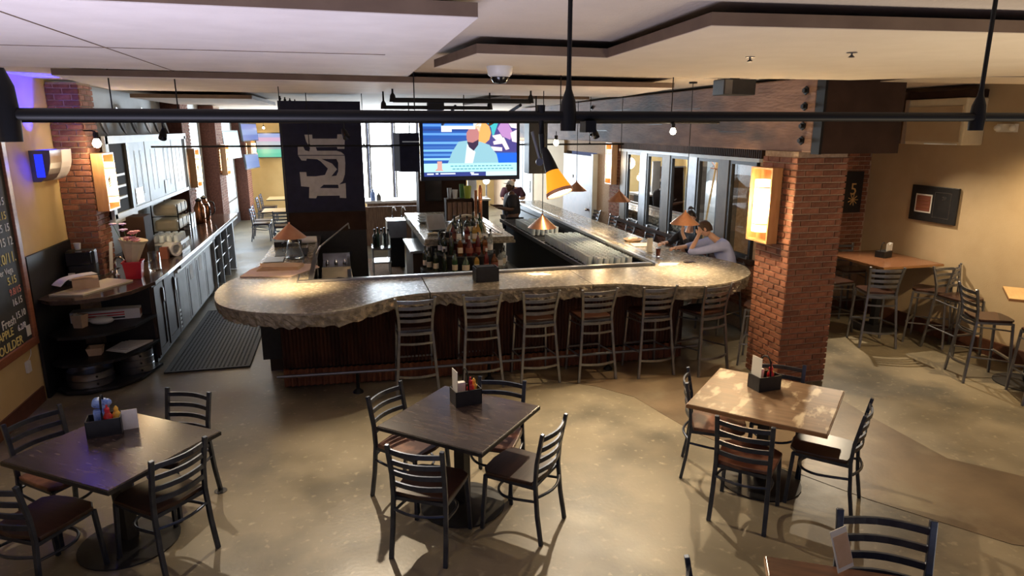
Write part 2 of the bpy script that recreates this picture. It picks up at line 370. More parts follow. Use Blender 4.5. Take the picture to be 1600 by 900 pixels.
for i, (x0, x1) in enumerate(((.4, .95), (1.0, 1.85), (1.9, 2.75), (2.8, 3.2))):
    wn = struct('window_%d' % (i + 1), MB().box(x0, 24.98, .35, x1, 25.02, .42).box(x0, 24.98, 3.13, x1, 25.02, 3.2).box(x0, 24.98, .35, x0 + .06, 25.02, 3.2).box(x1 - .06, 24.98, .35, x1, 25.02, 3.2).box(x0, 24.98, 2.2, x1, 25.02, 2.28), 'steel_dark')
    MB().box(x0, 25.03, .35, x1, 25.05, 3.2).build('window_pane', 'window_day', wn)
for n, (a, b, c, d) in {'baseboard_left': (-3.3, -1, -3.28, 7.85), 'baseboard_right': (8.06, -1, 8.1, 8.93), 'baseboard_alcove': (5.75, 8.9, 8.1, 8.93)}.items():
    struct(n, MB().box(a, b, 0, c, d, .17 if 'right' not in n else .2), 'brown_trim')
struct('baseboard_left_far', MB().box(-3.27, 15.9, 0, -3.24, 25, .3), 'steel_dark')
# ceiling clouds
def cloud(poly, z=3.34, t=.06, m='panel_paint', label=None):
    o = thing('ceiling_panel', (0, 0, 0), 0, label, 'ceiling panel', 'ceiling panels')
    MB().prism(poly, z, z + .004).build('panel_face', m, o)
    MB().prism(poly, z + .004, z + t).build('panel_edge', 'panel_edge', o)
    cx = sum(q[0] for q in poly) / len(poly); cy = sum(q[1] for q in poly) / len(poly)
    MB().box(cx - .2, cy - .2, z + t, cx + .2, cy + .2, 3.45).build('hanger', 'panel_edge', o)
    return o
c_ = cloud([(-3.2, 2.78), (.58, 2.87), (.61, 6.15), (-3.2, 5.8)], label='large pale lilac-grey ceiling panel over the near left tables')
MB().box(-1.25, 2.85, 3.337, -1.243, 6.0, 3.3402).build('panel_joint', 'panel_edge', c_)
MB().box(-3.2, 4.38, 3.337, .3, 4.387, 3.3402).build('panel_joint', 'panel_edge', c_)
cloud([(.72, 5.25), (.84, 4.21), (1.71, 4.26), (1.63, 2.84), (3.3, 2.68), (7.4, 2.4), (7.4, 4.3), (5.6, 4.9), (4.7, 5.6), (1.9, 5.7)], m='panel_paint_warm', label='large cream ceiling panel with a stepped corner over the right tables')
cloud([(-2.38, 6.8), (3.73, 7.22), (4.0, 9.4), (-2.6, 9.2)], m='panel_paint', label='long ceiling panel over the front of the stone bar')
cloud([(2.6, 10.4), (3.9, 10.4), (4.2, 13.5), (2.4, 13.5)], m='panel_paint', label='small ceiling panel beyond the television over the bar')
cloud([(-3.0, 11.4), (-1.3, 11.5), (-1.2, 14.5), (-3.0, 14.4)], m='panel_paint', label='ceiling panel above the aisle left of the navy banner')
cloud([(5.3, 5.25), (7.9, 5.0), (7.9, 5.9), (5.4, 6.0)], z=3.36, m='panel_paint_warm', label='narrow ceiling panel near the right wall beyond the brick pillar')
# ================================================================== PILLARS AND BEAM
def pillar(name, x0, y0, x1, y1, z0, z1, label, group=None):
    o = thing(name, ((x0 + x1) / 2, (y0 + y1) / 2, z0), 0, label, 'pillar', group)
    c = ((x0 + x1) / 2, (y0 + y1) / 2); e = .012
    MB().box(x0 - c[0] + e, y0 - c[1] + e, 0, x1 - c[0] - e, y1 - c[1] - e, z1 - z0).build('mortar_core', 'mortar', o)
    return o, c
P1, c = pillar('brick_pillar', 4.72, 6.25, 5.36, 6.86, 0, 2.65, 'square red brick pillar carrying the wooden beam beside the worn table')
n1 = brick_run(P1, (-.308, .305, 0), (0, -1, 0), .61, .01, 2.62, 'brick', nrm=(-1, 0, 0))
n2 = brick_run(P1, (-.32, -.293, 0), (1, 0, 0), .64, .01, 2.62, 'brick', nrm=(0, -1, 0), L=.225)
P2, c = pillar('brick_pillar', -3.3, 9.15, -2.95, 9.62, 0, 3.42, 'near left brick pillar standing behind the counter beside the red bucket')
brick_run(P2, (.163, .235, 1.1), (0, -1, 0), .46, .01, 2.3, 'brick', nrm=(1, 0, 0))
brick_run(P2, (-.175, -.223, 1.1), (1, 0, 0), .35, .01, 2.3, 'brick', nrm=(0, -1, 0), L=.18)
for i, (y0, y1, lb) in enumerate(((14.3, 15.0, 'left wall brick pillar right behind the white glass-fronted cabinet'), (17.9, 18.9, 'brick pillar on the left wall with a lit lamp box and tilted screen'), (22.9, 24.0, 'farthest brick pillar on the left wall near the yellow back wall'))):
    q, c = pillar('brick_pillar', -3.27, y0, -2.93, y1, 0, 3.43, lb)
    MB().box(-.17, -(y1 - y0) / 2 - .02, 0, .175, -(y1 - y0) / 2 + .02, 3.42).build('shaded_face', 'brick_shaded', q)  # camera-facing side of the pillar, its shade painted as darker brick
    brick_mass(q, (.158, (y1 - y0) / 2, 0), (0, -1, 0), y1 - y0 - .02, .05, 3.4, 'brick', (1, 0, 0))
bm_ = thing('ceiling_beam', (4.75, 6.1, 2.65), 0, 'heavy worn timber beam with bolts above the brewery windows', 'beam')
MB().box(0, 0, 0, .45, 12.4, .76).build('timber', 'timber', bm_, bevel=.015)
MB().box(.03, -.12, -.01, .98, -.002, .77).build('end_plate', 'timber_dark', bm_)
MB().box(.5, 0, .0, .98, 1.0, .76).build('side_timber', 'timber_dark', bm_)
MB().box(.0, -.125, -.015, .03, .0, .775).build('plate_edge', 'iron', bm_)
for yb in (.16, 6.4, 9.8):
    for zb in (.12, .27, .47, .63):
        MB().lathe([(.045, 0), (.045, .012), (.024, .014), (.024, .04), (0, .04)], 6, (-.0, yb, zb), (-1, 0, 0)).build('bolt', 'iron', bm_)
for k, (yy, zz, s) in enumerate(((1.2, .2, .5), (2.3, .5, .7), (3.4, .3, .4), (4.6, .55, .6), (5.6, .2, .5))):
    MB().box(-.004, yy, zz, .004, yy + s * 1.2, zz + .008).build('crack', 'black', bm_)
# ================================================================== PIPES
def pipe_thing(name, pts, r, label, rods=(), cat='pipe', clips=()):
    o = thing(name, (0, 0, 0), 0, label, cat)
    MB().tube(pts, r, 10).build('pipe', 'iron', o, smooth=True)
    for (x, y, z, r2) in rods:
        MB().tube([(x, y, z), (x, y, 3.45)], r2, 6).build('rod', 'iron', o)
        MB().lathe([(r2 * 3, 0), (r2 * 3, .015), (r2, .03)], 8, (x, y, z - .0)).build('rod_cap', 'iron', o)
    return o
mp = pipe_thing('black_pipe_rail', [(-1.35, 2.33, 2.94), (.75, 2.3, 2.94), (5.8, 2.22, 2.95)], .0185, 'long black iron pipe crossing the whole view just below the ceiling', [(.785, 2.3, 2.94, .0085), (2.545, 2.27, 2.94, .0085)])
for x in (.785, 2.545):
    MB().lathe([(.028, -.05), (.03, 0), (.026, .05), (.012, .09), (.009, .12)], 10, (x, 2.3 if x < 1 else 2.27, 2.94)).build('tee_fitting', 'iron', mp, smooth=True)
MB().lathe([(.03, -.08), (.034, 0), (.03, .08), (.012, .13)], 10, (-.945, 2.325, 2.94)).build('tee_fitting', 'iron', mp, smooth=True)
MB().box(.84, 2.27, 2.885, .88, 2.33, 2.925).build('junction_box', 'iron', mp)
def track(y, x0, x1, z, label, rods):
    return pipe_thing('lighting_track', [(x0, y, z), (x1, y, z)], .014, label, [(x, y, z, .006) for x in rods], 'lighting track')
track(7.0, -2.8, 4.2, 2.96, 'thin black lighting track hanging behind the long pipe over the bar front', (-2.0, -1.45, .75, 2.3, 3.6))
track(10.6, -2.6, 4.6, 2.64, 'thin black rail crossing in front of the television', (-.45, .35, 1.9, 4.0))
track(5.2, 6.5, 8.0, 2.8, 'short black lighting track near the right wall', (7.4,))
def bulb(x, y, z, label, power=0, aim=None, ang=100, glow='bulb', r=.035, stem=.14):
    o = thing('track_bulb', (x, y, z), 0, label, 'light bulb', 'small lit bulbs')
    MB().lathe([(.0, -r), (r * .7, -r * .7), (r, 0), (r * .7, r * .8), (r * .45, r * 1.2)], 10).build('glass_bulb', glow, o, smooth=True)
    MB().lathe([(r * .5, r * 1.1), (r * .6, r * 1.4), (r * .6, r * 2.6), (0, r * 2.7)], 8).build('socket', 'iron', o)
    MB().tube([(0, 0, r * 2.6), (0, 0, stem)], .005, 6).build('stem', 'iron', o)
    if power:
        l = light('SPOT', 'bulb_light', (x, y, z - .07), power, WARM, .03, aim or (x, y - .4, 0), angle=ang, blend=.6)
    return o
# ================================================================== BAR
bar = thing('stone_bar', (0, 0, 0), 0, 'U-shaped bar with thick stone top and corrugated brown front', 'bar')
def smooth_curve(pts, n=6):
    out = []
    for i in range(len(pts) - 1):
        p0 = Vector(pts[max(i - 1, 0)]); p1 = Vector(pts[i]); p2 = Vector(pts[i + 1]); p3 = Vector(pts[min(i + 2, len(pts) - 1)])
        for k in range(n):
            t = k / n; out.append(.5 * ((2 * p1) + (p2 - p0) * t + (2 * p0 - 5 * p1 + 4 * p2 - p3) * t * t + (3 * p1 - p0 - 3 * p2 + p3) * t ** 3))
    out.append(Vector(pts[-1])); return [tuple(q) for q in out]
outerL = smooth_curve([(-1.12, 11.75), (-1.14, 10.4), (-1.22, 9.0), (-1.42, 8.4), (-1.46, 7.85), (-1.33, 7.3), (-1.0, 6.93), (-.5, 6.72), (-.05, 6.75), (.25, 6.98), (.55, 7.2), (.88, 7.27)])
outerM = smooth_curve([(.89, 7.27), (1.5, 7.24), (2.2, 7.22), (2.8, 7.2)], 8)
outerR = smooth_curve([(2.81, 7.2), (3.15, 7.16), (3.42, 7.0), (3.75, 6.86), (4.15, 6.83), (4.6, 6.98), (4.98, 7.3), (5.18, 7.8), (5.08, 8.3), (4.9, 8.75), (4.87, 9.4), (4.87, 12.5), (4.87, 16.4)])
innerL = [(.88, 8.1), (-.44, 8.12), (-.44, 11.75)]; innerM = [(2.8, 8.06), (.89, 8.1)]; innerR = [(4.2, 16.4), (4.12, 12), (4.02, 8.02), (2.81, 8.06)]
def slab(outer, inner, m_edge=True):
    poly = outer + inner
    o = MB().prism(poly, 1.075, 1.1).build('stone_slab', 'stone', bar, bevel=.004)
    mb = MB(); top = []; rows = 5; vs = []; n = 0; acc = []; step = .035          # chiselled edge
    pts = []
    for i in range(len(outer) - 1):
        a = Vector(outer[i]); b = Vector(outer[i + 1]); k = max(1, int((b - a).length / step))
        for j in range(k): pts.append(a.lerp(b, j / k))
    pts.append(Vector(outer[-1]))
    N = len(pts)
    for i, q in enumerate(pts):
        t = (pts[min(i + 1, N - 1)] - pts[max(i - 1, 0)]).normalized(); nrm = Vector((-t.y, t.x)) * -1
        if nrm.length == 0: nrm = Vector((0, -1))
        zb = .935 + random.uniform(-.012, .012)
        for r_ in range(rows):
            u = r_ / (rows - 1); z = 1.078 * (1 - u) + zb * u
            off = (0 if r_ == 0 else random.uniform(-.03, .012)) - .03 * u
            qq = q + nrm * off; vs.append((qq.x, qq.y, z + (0 if r_ in (0,) else random.uniform(-.01, .01))))
        qq = q - nrm * .16; vs.append((qq.x, qq.y, zb + .01))
    R = rows + 1; fs = []
    for i in range(N - 1):
        for r_ in range(R - 1): fs.append((i * R + r_, i * R + r_ + 1, (i + 1) * R + r_ + 1, (i + 1) * R + r_))
    mb.add(vs, fs); e = mb.build('chiselled_edge', 'stone_rough', o)
    return o
slab(outerL, innerL); slab(outerM, innerM); slab(outerR, innerR)
# underside substrate so that the slabs are carried
MB().prism([(-1.0, 7.15), (.6, 7.4), (3.3, 7.4), (4.6, 7.25), (4.8, 8.0), (3.9, 8.0), (-.5, 8.05), (-.55, 11.7), (-1.0, 11.7)], .99, 1.074).build('underlay', 'black', bar)
MB().box(4.15, 7.9, .99, 4.75, 16.3, 1.074).build('underlay', 'black', bar)
# steel drip rails along inner edges
MB().box(-.6, 8.13, 1.07, 4.0, 8.19, 1.125).build('drip_rail', 'steel', bar)
MB().box(-.47, 8.2, 1.07, -.41, 11.7, 1.12).build('drip_rail', 'steel', bar)
MB().box(-.60, 8.2, 1.1, -.585, 11.7, 1.106).build('inlay_strip', 'steel', bar)
MB().prism([(4.03, 8.06), (4.08, 8.06), (4.26, 16.4), (4.2, 16.4)], 1.08, 1.125).build('drip_rail', 'steel', bar)
MB().prism([(4.25, 8.4), (4.33, 8.4), (4.42, 16.0), (4.36, 16.0)], 1.1, 1.104).build('drink_tray', 'steel', bar)
# corrugated front
def wave(path, z0, z1, m, name, per=.042, amp=.011, thick=.01):
    pts = []; s = 0
    for i in range(len(path) - 1):
        a = Vector(path[i]); b = Vector(path[i + 1]); L = (b - a).length; t = (b - a) / L; n = Vector((t.y, -t.x)); k = int(L / (per / 6))
        for j in range(k + 1): d = L * j / k; pts.append(a + t * d + n * (amp * math.sin(2 * PI * (s + d) / per)))
        s += L
    N = len(pts); vs = [(q.x, q.y, z0) for q in pts] + [(q.x, q.y, z1) for q in pts]
    return MB().add(vs, [(i, i + 1, N + i + 1, N + i) for i in range(N - 1)]).build(name, m, bar, smooth=True)
basep = [(-.78, 8.2), (-.76, 7.56), (.7, 7.46), (4.12, 7.4), (4.12, 8.0)]
wave(basep, .24, .99, 'corrugated', 'corrugated_panel')
wave(basep, .02, .22, 'rust', 'skirt_panel', amp=.016, per=.07)
MB().box(-.72, 7.6, 0, 4.05, 7.95, .985).build('inner_core', 'black', bar)
MB().box(-.98, 8.2, 0, -.5, 11.7, .985).build('side_base', 'cabinet', bar)
MB().box(-1.0, 7.75, .3, -.79, 8.2, .9).build('side_shelf', 'black', bar)
MB().prism([(4.1, 8.6), (4.42, 8.6), (4.42, 16.3), (4.1, 16.3)], 0, .985).build('side_base', 'black', bar)
fr = MB().tube([(-.82, 7.3, .24), (.7, 7.2, .24), (4.2, 7.15, .24)], .018, 8).build('foot_rail', 'steel_dark', bar, smooth=True)
for x in (.04, 1.55, 3.05):
    MB().lathe([(.06, 0), (.055, .02), (.02, .05), (.018, .23)], 10, (x, 7.24, 0)).build('rail_post', 'iron', bar, smooth=True)
# glass rail shelf along the inside of the right arm
gs = thing('glass_shelf', (0, 0, 0), 0, 'long dark steel shelf inside the bar carrying rows of pint glasses', 'shelf')
MB().prism([(3.35, 8.35), (4.0, 8.35), (4.02, 12), (4.05, 14.3), (3.35, 14.3)], .90, .93).build('shelf_top', 'steel_dark', gs)
MB().prism([(3.5, 8.4), (4.05, 8.4), (4.05, 14.2), (3.45, 14.2)], .05, .9).build('cooler_front', 'black', gs)
for k in range(29):
    MB().box(3.36, 8.5 + k * .2, .93, 4.0, 8.53 + k * .2, .942).build('mat_rib', 'rubber', gs)
MB().box(3.33, 8.35, .88, 3.36, 14.3, .95).build('steel_lip', 'steel', gs)
# pint glasses
pg = MB().lathe([(.028, 0), (.031, .004), (.041, .145), (.0385, .145), (.029, .012), (.0, .012)], 10)
pgm = pg.mesh('pint_glass', 'pint_glass', True); cnt = 0
GA = ('clear pint glass in the large near block of rows on the shelf inside the bar', 'near block of pint glasses'); GB = ('clear pint glass in the smaller far block of rows near the bartender', 'far block of pint glasses')
def pint(x, y, z=.942, g=GA):
    global cnt
    if cnt >= 290: return
    o = bpy.data.objects.new('pint_glass', pgm); COL.objects.link(o); o.location = (x, y, z + 0.001); cnt += 1
    tag(o, g[0], 'glass', g[1])
for j in range(7):
    for k in range(26):
        if k < 2 and j < 1: continue
        pint(3.43 + j * .088 + random.uniform(-.008, .008) + k * .0006, 8.75 + k * .095 + random.uniform(-.006, .006) + .04 * (j % 2))
for j in range(6):
    for k in range(13): pint(3.42 + j * .09, 11.9 + k * .1, g=GB)
# ================================================================== ISLAND
isl = thing('bar_island', (0, 0, 0), 0, 'back bar island with a thick pale stone top in the middle of the bar', 'bar island')
o = MB().box(1.27, 10.95, 1.02, 2.8, 14.6, 1.1).build('stone_top', 'stone', isl, bevel=.008)
MB().box(1.25, 10.93, .99, 2.82, 14.62, 1.03).build('rough_edge', 'stone_rough', isl)
MB().box(1.4, 11.1, 0, 2.65, 14.5, .99).build('cabinet_base', 'black', isl)
MB().box(2.02, 11.2, 1.1, 2.66, 13.4, 1.125).build('drain_tray', 'steel', isl)
for k in range(9): MB().box(2.06 + k * .066, 11.25, 1.125, 2.085 + k * .066, 13.35, 1.135).build('tray_rib', 'steel_dark', isl)
MB().box(1.05, 11.25, .82, 1.38, 12.6, .86).build('low_ledge', 'steel', isl)
MB().box(1.1, 11.3, 0, 1.38, 12.55, .82).build('low_cooler', 'cabinet', isl)
MB().box(1.34, 11.25, .86, 1.39, 11.6, 1.0).build('paper_notice', 'paper', isl)
# bottle riser
rs = thing('bottle_riser', (0, 0, 0), 0, 'three tier rounded stand carrying liquor bottles in front of the island', 'bottle stand')
def half(cx, cy, rx, ry, n=14): return [(cx + rx * math.cos(PI + PI * k / n), cy + ry * math.sin(PI + PI * k / n)) for k in range(n + 1)]
MB().prism(half(1.92, 10.9, .74, .72), 0, .62).build('stand_base', 'black', rs)
MB().prism(half(1.92, 10.9, .74, .72), .62, .65).build('tier', 'steel_dark', rs)
MB().prism(half(1.93, 10.9, .50, .50), .65, .87).build('riser', 'black', rs)
MB().prism(half(1.93, 10.9, .52, .52), .87, .89).build('tier', 'steel_dark', rs)
MB().prism(half(1.93, 10.92, .28, .30), .89, 1.06).build('riser', 'bottle_red', rs)
MB().prism(half(1.93, 10.92, .31, .33), 1.06, 1.08).build('tier', 'steel', rs)
shapes = {
 'wine': [(.036, 0), (.038, .01), (.038, .18), (.03, .215), (.014, .235), (.013, .30), (0, .30)],
 'square': [(.043, 0), (.045, .01), (.045, .165), (.03, .195), (.015, .205), (.015, .25), (0, .25)],
 'round': [(.045, 0), (.052, .03), (.052, .12), (.035, .17), (.016, .20), (.015, .26), (0, .26)],
 'tall': [(.034, 0), (.035, .01), (.035, .2), (.022, .235), (.014, .25), (.013, .31), (0, .31)]}
bcache = {}
def bottle(x, y, z, shape, m, lab, cap, label, group='liquor bottles', s=1.16):
    key = (shape, m, lab, cap)
    n = 4 if shape == 'square' else 12
    if key not in bcache:
        pr = shapes[shape]; R = max(a for a, b in pr)
        b = MB().lathe(pr, n).mesh('bottle', m, n != 4); l = MB().lathe([(R + .0015, .04), (R + .0015, .115)], n).mesh('bottle_label', lab, n != 4) if lab else None
        zt = pr[-1][1]; c = MB().lathe([(.0165, zt - .03), (.0165, zt + .012), (0, zt + .012)], 8).mesh('bottle_cap', cap)
        bcache[key] = (b, l, c)
    b, l, c = bcache[key]
    o = bpy.data.objects.new('bottle', b); COL.objects.link(o); o.location = (x, y, z + .001); o.rotation_euler.z = PI / 4 if n == 4 else random.random() * 3; o.scale = (s, s, s)
    tag(o, label, 'bottle', group)
    for nm, me in (('bottle_label', l), ('bottle_cap', c)):
        if me: q = bpy.data.objects.new(nm, me); COL.objects.link(q); q.parent = o
    return o
t1 = [('tall', 'bottle_dark', 'label_white', 'chrome', 'dark slim bottle at the left end of the lowest tier'), ('wine', 'bottle_dark', 'label_paper', 'black', 'dark wine bottle second from the left on the lowest tier'),
 ('wine', 'bottle_dark', 'label_paper', 'black', 'dark wine bottle third from the left on the lowest tier'), ('tall', 'bottle_dark', None, 'black', 'unlabelled black bottle left of centre on the lowest tier'), ('wine', 'bottle_green', 'label_paper', 'black', 'green bottle with cream label on the lowest tier'),
 ('round', 'bottle_green', 'label_paper', 'chrome', 'squat green bottle near the middle of the lowest tier'), ('square', 'bottle_gold', 'label_paper', 'chrome', 'golden square bottle in the middle of the lowest tier'), ('tall', 'bottle_red', 'label_dark', 'white_plastic', 'red bottle with white cap on the lowest tier'),
 ('round', 'bottle_amber', 'label_dark', 'black', 'amber round bottle behind the black box on the lowest tier'), ('square', 'bottle_clear', 'label_white', 'chrome', 'clear square bottle right of the black box on the lowest tier'), ('square', 'bottle_clear', 'label_paper', 'chrome', 'clear square bottle second from the right end on the lowest tier'), ('round', 'bottle_clear', 'label_white', 'chrome', 'clear round bottle at the right end of the lowest tier')]
for k, a in enumerate(t1):
    q = PI + PI * (k + .5) / len(t1); bottle(1.92 + .67 * math.cos(q), 10.9 + .64 * math.sin(q), .65, *a)
t2 = [('tall', 'bottle_dark', 'label_white', 'black', 'dark tall bottle with white label at the left end of the middle tier'), ('wine', 'bottle_dark', 'label_white', 'chrome', 'dark bottle with bright pale label on the middle tier'), ('tall', 'bottle_dark', None, 'black', 'black bottle without label on the middle tier'),
 ('square', 'bottle_amber', 'label_paper', 'white_plastic', 'amber square bottle with peach label on the middle tier'), ('round', 'bottle_red', 'label_dark', 'white_plastic', 'dark red round bottle in the middle of the middle tier'), ('tall', 'bottle_red', 'label_dark', 'chrome', 'slim red bottle with silver cap on the middle tier'),
 ('square', 'bottle_amber', 'label_dark', 'chrome', 'amber square bottle with brown label right on the middle tier'), ('round', 'bottle_clear', 'label_white', 'chrome', 'clear round bottle right on the middle tier'), ('tall', 'bottle_clear', 'label_white', 'black', 'tall clear frosted bottle at the right end of the middle tier')]
for k, a in enumerate(t2):
    q = PI + PI * (k + .5) / len(t2); bottle(1.93 + .43 * math.cos(q), 10.88 + .42 * math.sin(q), .89, *a)
t3 = [('round', 'bottle_red', 'label_dark', 'black', 'wine red round bottle at the left of the top tier'), ('square', 'bottle_clear', 'label_white', 'chrome', 'clear bottle with white label left on the top tier'), ('square', 'bottle_red', 'label_dark', 'black', 'deep red square bottle in the middle of the top tier'),
 ('square', 'bottle_gold', 'label_paper', 'black', 'golden square bottle with black stopper on the top tier'), ('round', 'bottle_gold', 'label_paper', 'chrome', 'round golden bottle at the right of the top tier')]
for k, a in enumerate(t3):
    q = PI + PI * (k + .5) / len(t3); bottle(1.93 + .22 * math.cos(q), 10.86 + .2 * math.sin(q), 1.08, *a)
# bottles under the arch on the island
desc = ['dark bottle with white label at the left foot of the cream arch', 'dark slender bottle standing under the cream arch left side', 'dark bottle with broad cream label under the cream arch', 'black bottle under the middle of the cream arch', 'green bottle at the right foot of the cream arch']
for k, (dx, sh, m, lb) in enumerate(((0, 'wine', 'bottle_dark', 'label_white'), (.11, 'tall', 'bottle_dark', None), (.22, 'round', 'bottle_dark', 'label_paper'), (.33, 'wine', 'bottle_dark', 'label_white'), (.44, 'wine', 'bottle_green', None))):
    bottle(1.80 + dx, 11.12 + .03 * (k % 2), 1.1 if dx < .2 else 1.136, sh, m, lb, 'black', desc[k])
ar = thing('arched_tap_cover', (0, 0, 0), 0, 'cream curved arch over the bottles at the near end of the island', 'arch')
MB().tube([(1.72 + .62 * (1 - math.cos(t)) / 2, 11.3 - .05 * math.sin(t), 1.12 + .32 * math.sin(t) ** .8) for t in [PI * k / 12 for k in range(13)]], .03, 8, flat=(.10, .035)).build('arch_band', 'cream', ar, smooth=False)
# wooden shelf crate on island with cups
wc = thing('wooden_crate_shelf', (2.2, 13.0, 1.137), 0, 'reclaimed wood crate shelf standing on the island', 'shelf')
MB().box(-.27, -.15, .38, .27, .15, .42).build('top_board', 'timber_dark', wc)
MB().box(-.27, .1, 0, .27, .15, .38).build('back_board', 'barn_wood', wc)
for k in range(5): MB().box(-.25 + k * .1, -.15, .0, -.165 + k * .1, -.13, .36).build('slat', 'barn_wood', wc)
MB().box(-.27, -.15, 0, -.25, .15, .38).build('side_board', 'timber_dark', wc); MB().box(.25, -.15, 0, .27, .15, .38).build('side_board', 'timber_dark', wc)
def cup(x, y, z, m, label, r=.045, h=.15, cat='cup'):
    return tag(MB().lathe([(r * .75, 0), (r, h), (r * .93, h), (r * .7, .008), (0, .008)], 14).build('cup', m, None, True, loc=(x, y, z + .001)), label, cat)
cup(2.12, 12.95, 1.557, 'white_plastic', 'white paper cup standing on the wooden crate shelf', .055, .17)
cup(2.02, 13.02, 1.557, 'steel', 'steel tumbler at the left of the wooden crate shelf', .045, .2)
cup(2.37, 12.95, 1.557, 'lime', 'lime green pitcher on the right of the wooden crate shelf', .08, .24, 'pitcher')
cup(2.27, 13.05, 1.557, 'green_leaf', 'dark green jar behind the lime pitcher', .05, .27, 'jar')
tag(MB().lathe([(.04, 0), (.04, .62), (.02, .7), (0, .7)], 12).build('copper_tap_column', 'copper_pot', None, True, loc=(2.55, 12.6, 1.138)), 'shiny copper column rising beside the crate shelf', 'tap')
tag(MB().lathe([(.03, 0), (.03, .55), (0, .55)], 12).build('copper_tap_column', 'copper_pot', None, True, loc=(2.66, 13.6, 1.101)), 'thinner copper column behind the larger one', 'tap')
tm = thing('order_terminal', (1.60, 11.75, 1.101), .25, 'white touch screen order terminal tilted on the left of the island', 'terminal')
MB().box(-.12, -.05, 0, .12, .12, .03).build('terminal_base', 'black', tm)
mb = MB(); mb.T = Matrix.Rotation(-.5, 4, 'X'); mb.box(-.17, -.02, .03, .17, .02, .33); mb.build('terminal_screen', 'white_frame', tm)
mb = MB(); mb.T = Matrix.Rotation(-.5, 4, 'X'); mb.box(-.15, -.024, .05, .15, -.02, .31); mb.build('terminal_display', 'steel', tm)
for k, (x, y) in enumerate(((1.47, 12.9), (1.48, 12.91), (1.475, 12.9))):
    tag(MB().lathe([(.05, 0), (.12, .05), (.115, .05), (.045, .008), (0, .008)], 14).build('bowl', 'white_plastic', None, True, loc=(x, y, 1.101 + k * .052)), 'white bowl %s of the stack on the left edge of the island' % ('at the bottom', 'in the middle', 'on top')[k], 'bowl', 'stacked bowls on the island')
tag(MB().box(-.16, -.05, 0, .16, .05, .09).build('garnish_tray', 'black', loc=(1.68, 11.1, 1.101)), 'black garnish tray at the near left corner of the island', 'tray')
cl = MB()
for k in range(5): cl.ball((random.uniform(-.07, .07), random.uniform(-.05, .05), .02), (.06, .05, .02))
tag(cl.build('bar_towel', 'cream', None, True, loc=(1.46, 11.45, 1.101)), 'crumpled cream bar towel on the island left edge', 'towel')
# box on the counter
bx = thing('black_caddy_box', (1.62, 7.72, 1.101), .05, 'black square caddy box standing on the stone bar front', 'box')
MB().box(-.14, -.1, 0, .14, .1, .012).build('bottom', 'black', bx)
for a in ((-.14, -.1, .14, -.09), (-.14, .09, .14, .1), (-.14, -.1, -.13, .1), (.13, -.1, .14, .1)): MB().box(a[0], a[1], .012, a[2], a[3], .17).build('side', 'black', bx)
MB().box(-.12, -.07, .13, .1, .07, .18).build('folded_napkins', 'black_cloth', bx)
# sink station
sk = thing('sink_station', (0, 0, 0), 0, 'steel sink station behind the left end of the bar', 'sink')
MB().box(-.38, 9.2, .72, .05, 11.2, .78).build('sink_deck', 'steel', sk); MB().box(-.36, 9.22, 0, .03, 11.1, .72).build('sink_cabinet', 'black', sk)
MB().box(.0, 8.95, .78, .05, 11.2, .86).build('splash_rim', 'steel', sk); MB().box(-.38, 11.15, .78, .05, 11.2, .9).build('splash_rim', 'steel', sk)
MB().box(-.38, 8.3, .70, .12, 9.2, .74).build('ice_bin_floor', 'steel', sk); MB().box(.12, 8.3, .62, .16, 9.2, .82).build('ice_bin_side', 'steel', sk); MB().box(-.4, 8.3, 0, .12, 9.15, .70).build('ice_bin_body', 'black', sk)
MB().tube([(-.42, 9.8, .78), (-.42, 9.8, 1.15), (-.36, 9.8, 1.25), (0.05, 10.3, 1.5), (.06, 10.32, 1.42)], .012, 8).build('spray_arm', 'steel', sk, smooth=True)
for k in range(3): MB().lathe([(.025, 0), (.03, .06), (.012, .12), (0, .12)], 10, (-.3 + k * .13, 10.6, .78)).build('tap', 'chrome', sk, smooth=True)
lid = tag(MB().box(-.22, -.42, 0, .2, .42, .02).build('ice_bin_lid', 'cream', None, bevel=.004, loc=(-.14, 9.75, .83), rz=.03), 'pale yellow plastic lid lying over the ice bin', 'lid')
lid.rotation_euler.x = .04
MB().tube([(-.08, -.36, .025), (0, -.36, .05), (.08, -.30, .025)], .012, 6).build('lid_grip', 'timber_dark', lid)
# things on the left end of the bar
def sheetpile(name, pts, z, t, m, label, cat, rz=0):
    return tag(MB().prism(pts, 0, t).build(name, m, loc=(0, 0, z)), label, cat)
sheetpile('paper_sheets', [(-1.3, 8.62), (-.7, 8.48), (-.36, 9.0), (-.46, 9.25), (-1.1, 9.3), (-1.22, 9.05)], 1.101, .012, 'pink_kraft', 'loose pinkish paper sheets spread on the left end of the bar', 'paper')
for k in range(4):
    sheetpile('paper_bag', [(-1.13 + .02 * k, 8.88 + .02 * k), (-.62, 8.84), (-.56, 9.12 - .01 * k), (-.85, 9.2), (-1.12, 9.26 - .02 * k)], 1.1145 + k * .011, .01, 'kraft', 'flat brown paper bag, %s of the pile on the left bar end' % ('lowest', 'second from the bottom', 'third from the bottom', 'topmost')[k], 'paper bag')
jug = tag(MB().lathe([(.10, 0), (.13, .02), (.09, .2), (.07, .3), (.075, .31), (.065, .3), (.085, .19), (.12, .03), (0, .02)], 16).build('glass_jug', 'glass', None, True, loc=(-.72, 9.75, 1.102)), 'clear glass jug wrapped on the bar under the copper lamp', 'jug')
MB().tube([(-.08, 0, .28), (-.15, 0, .22), (-.14, 0, .1), (-.11, 0, .06)], .01, 6).build('handle', 'glass', jug, smooth=True)
tag(MB().box(-.22, -.3, 0, .22, .3, .02).build('bar_mat', 'black', loc=(-.78, 10.2, 1.1005)), 'black rubber bar mat behind the glass jug', 'mat')
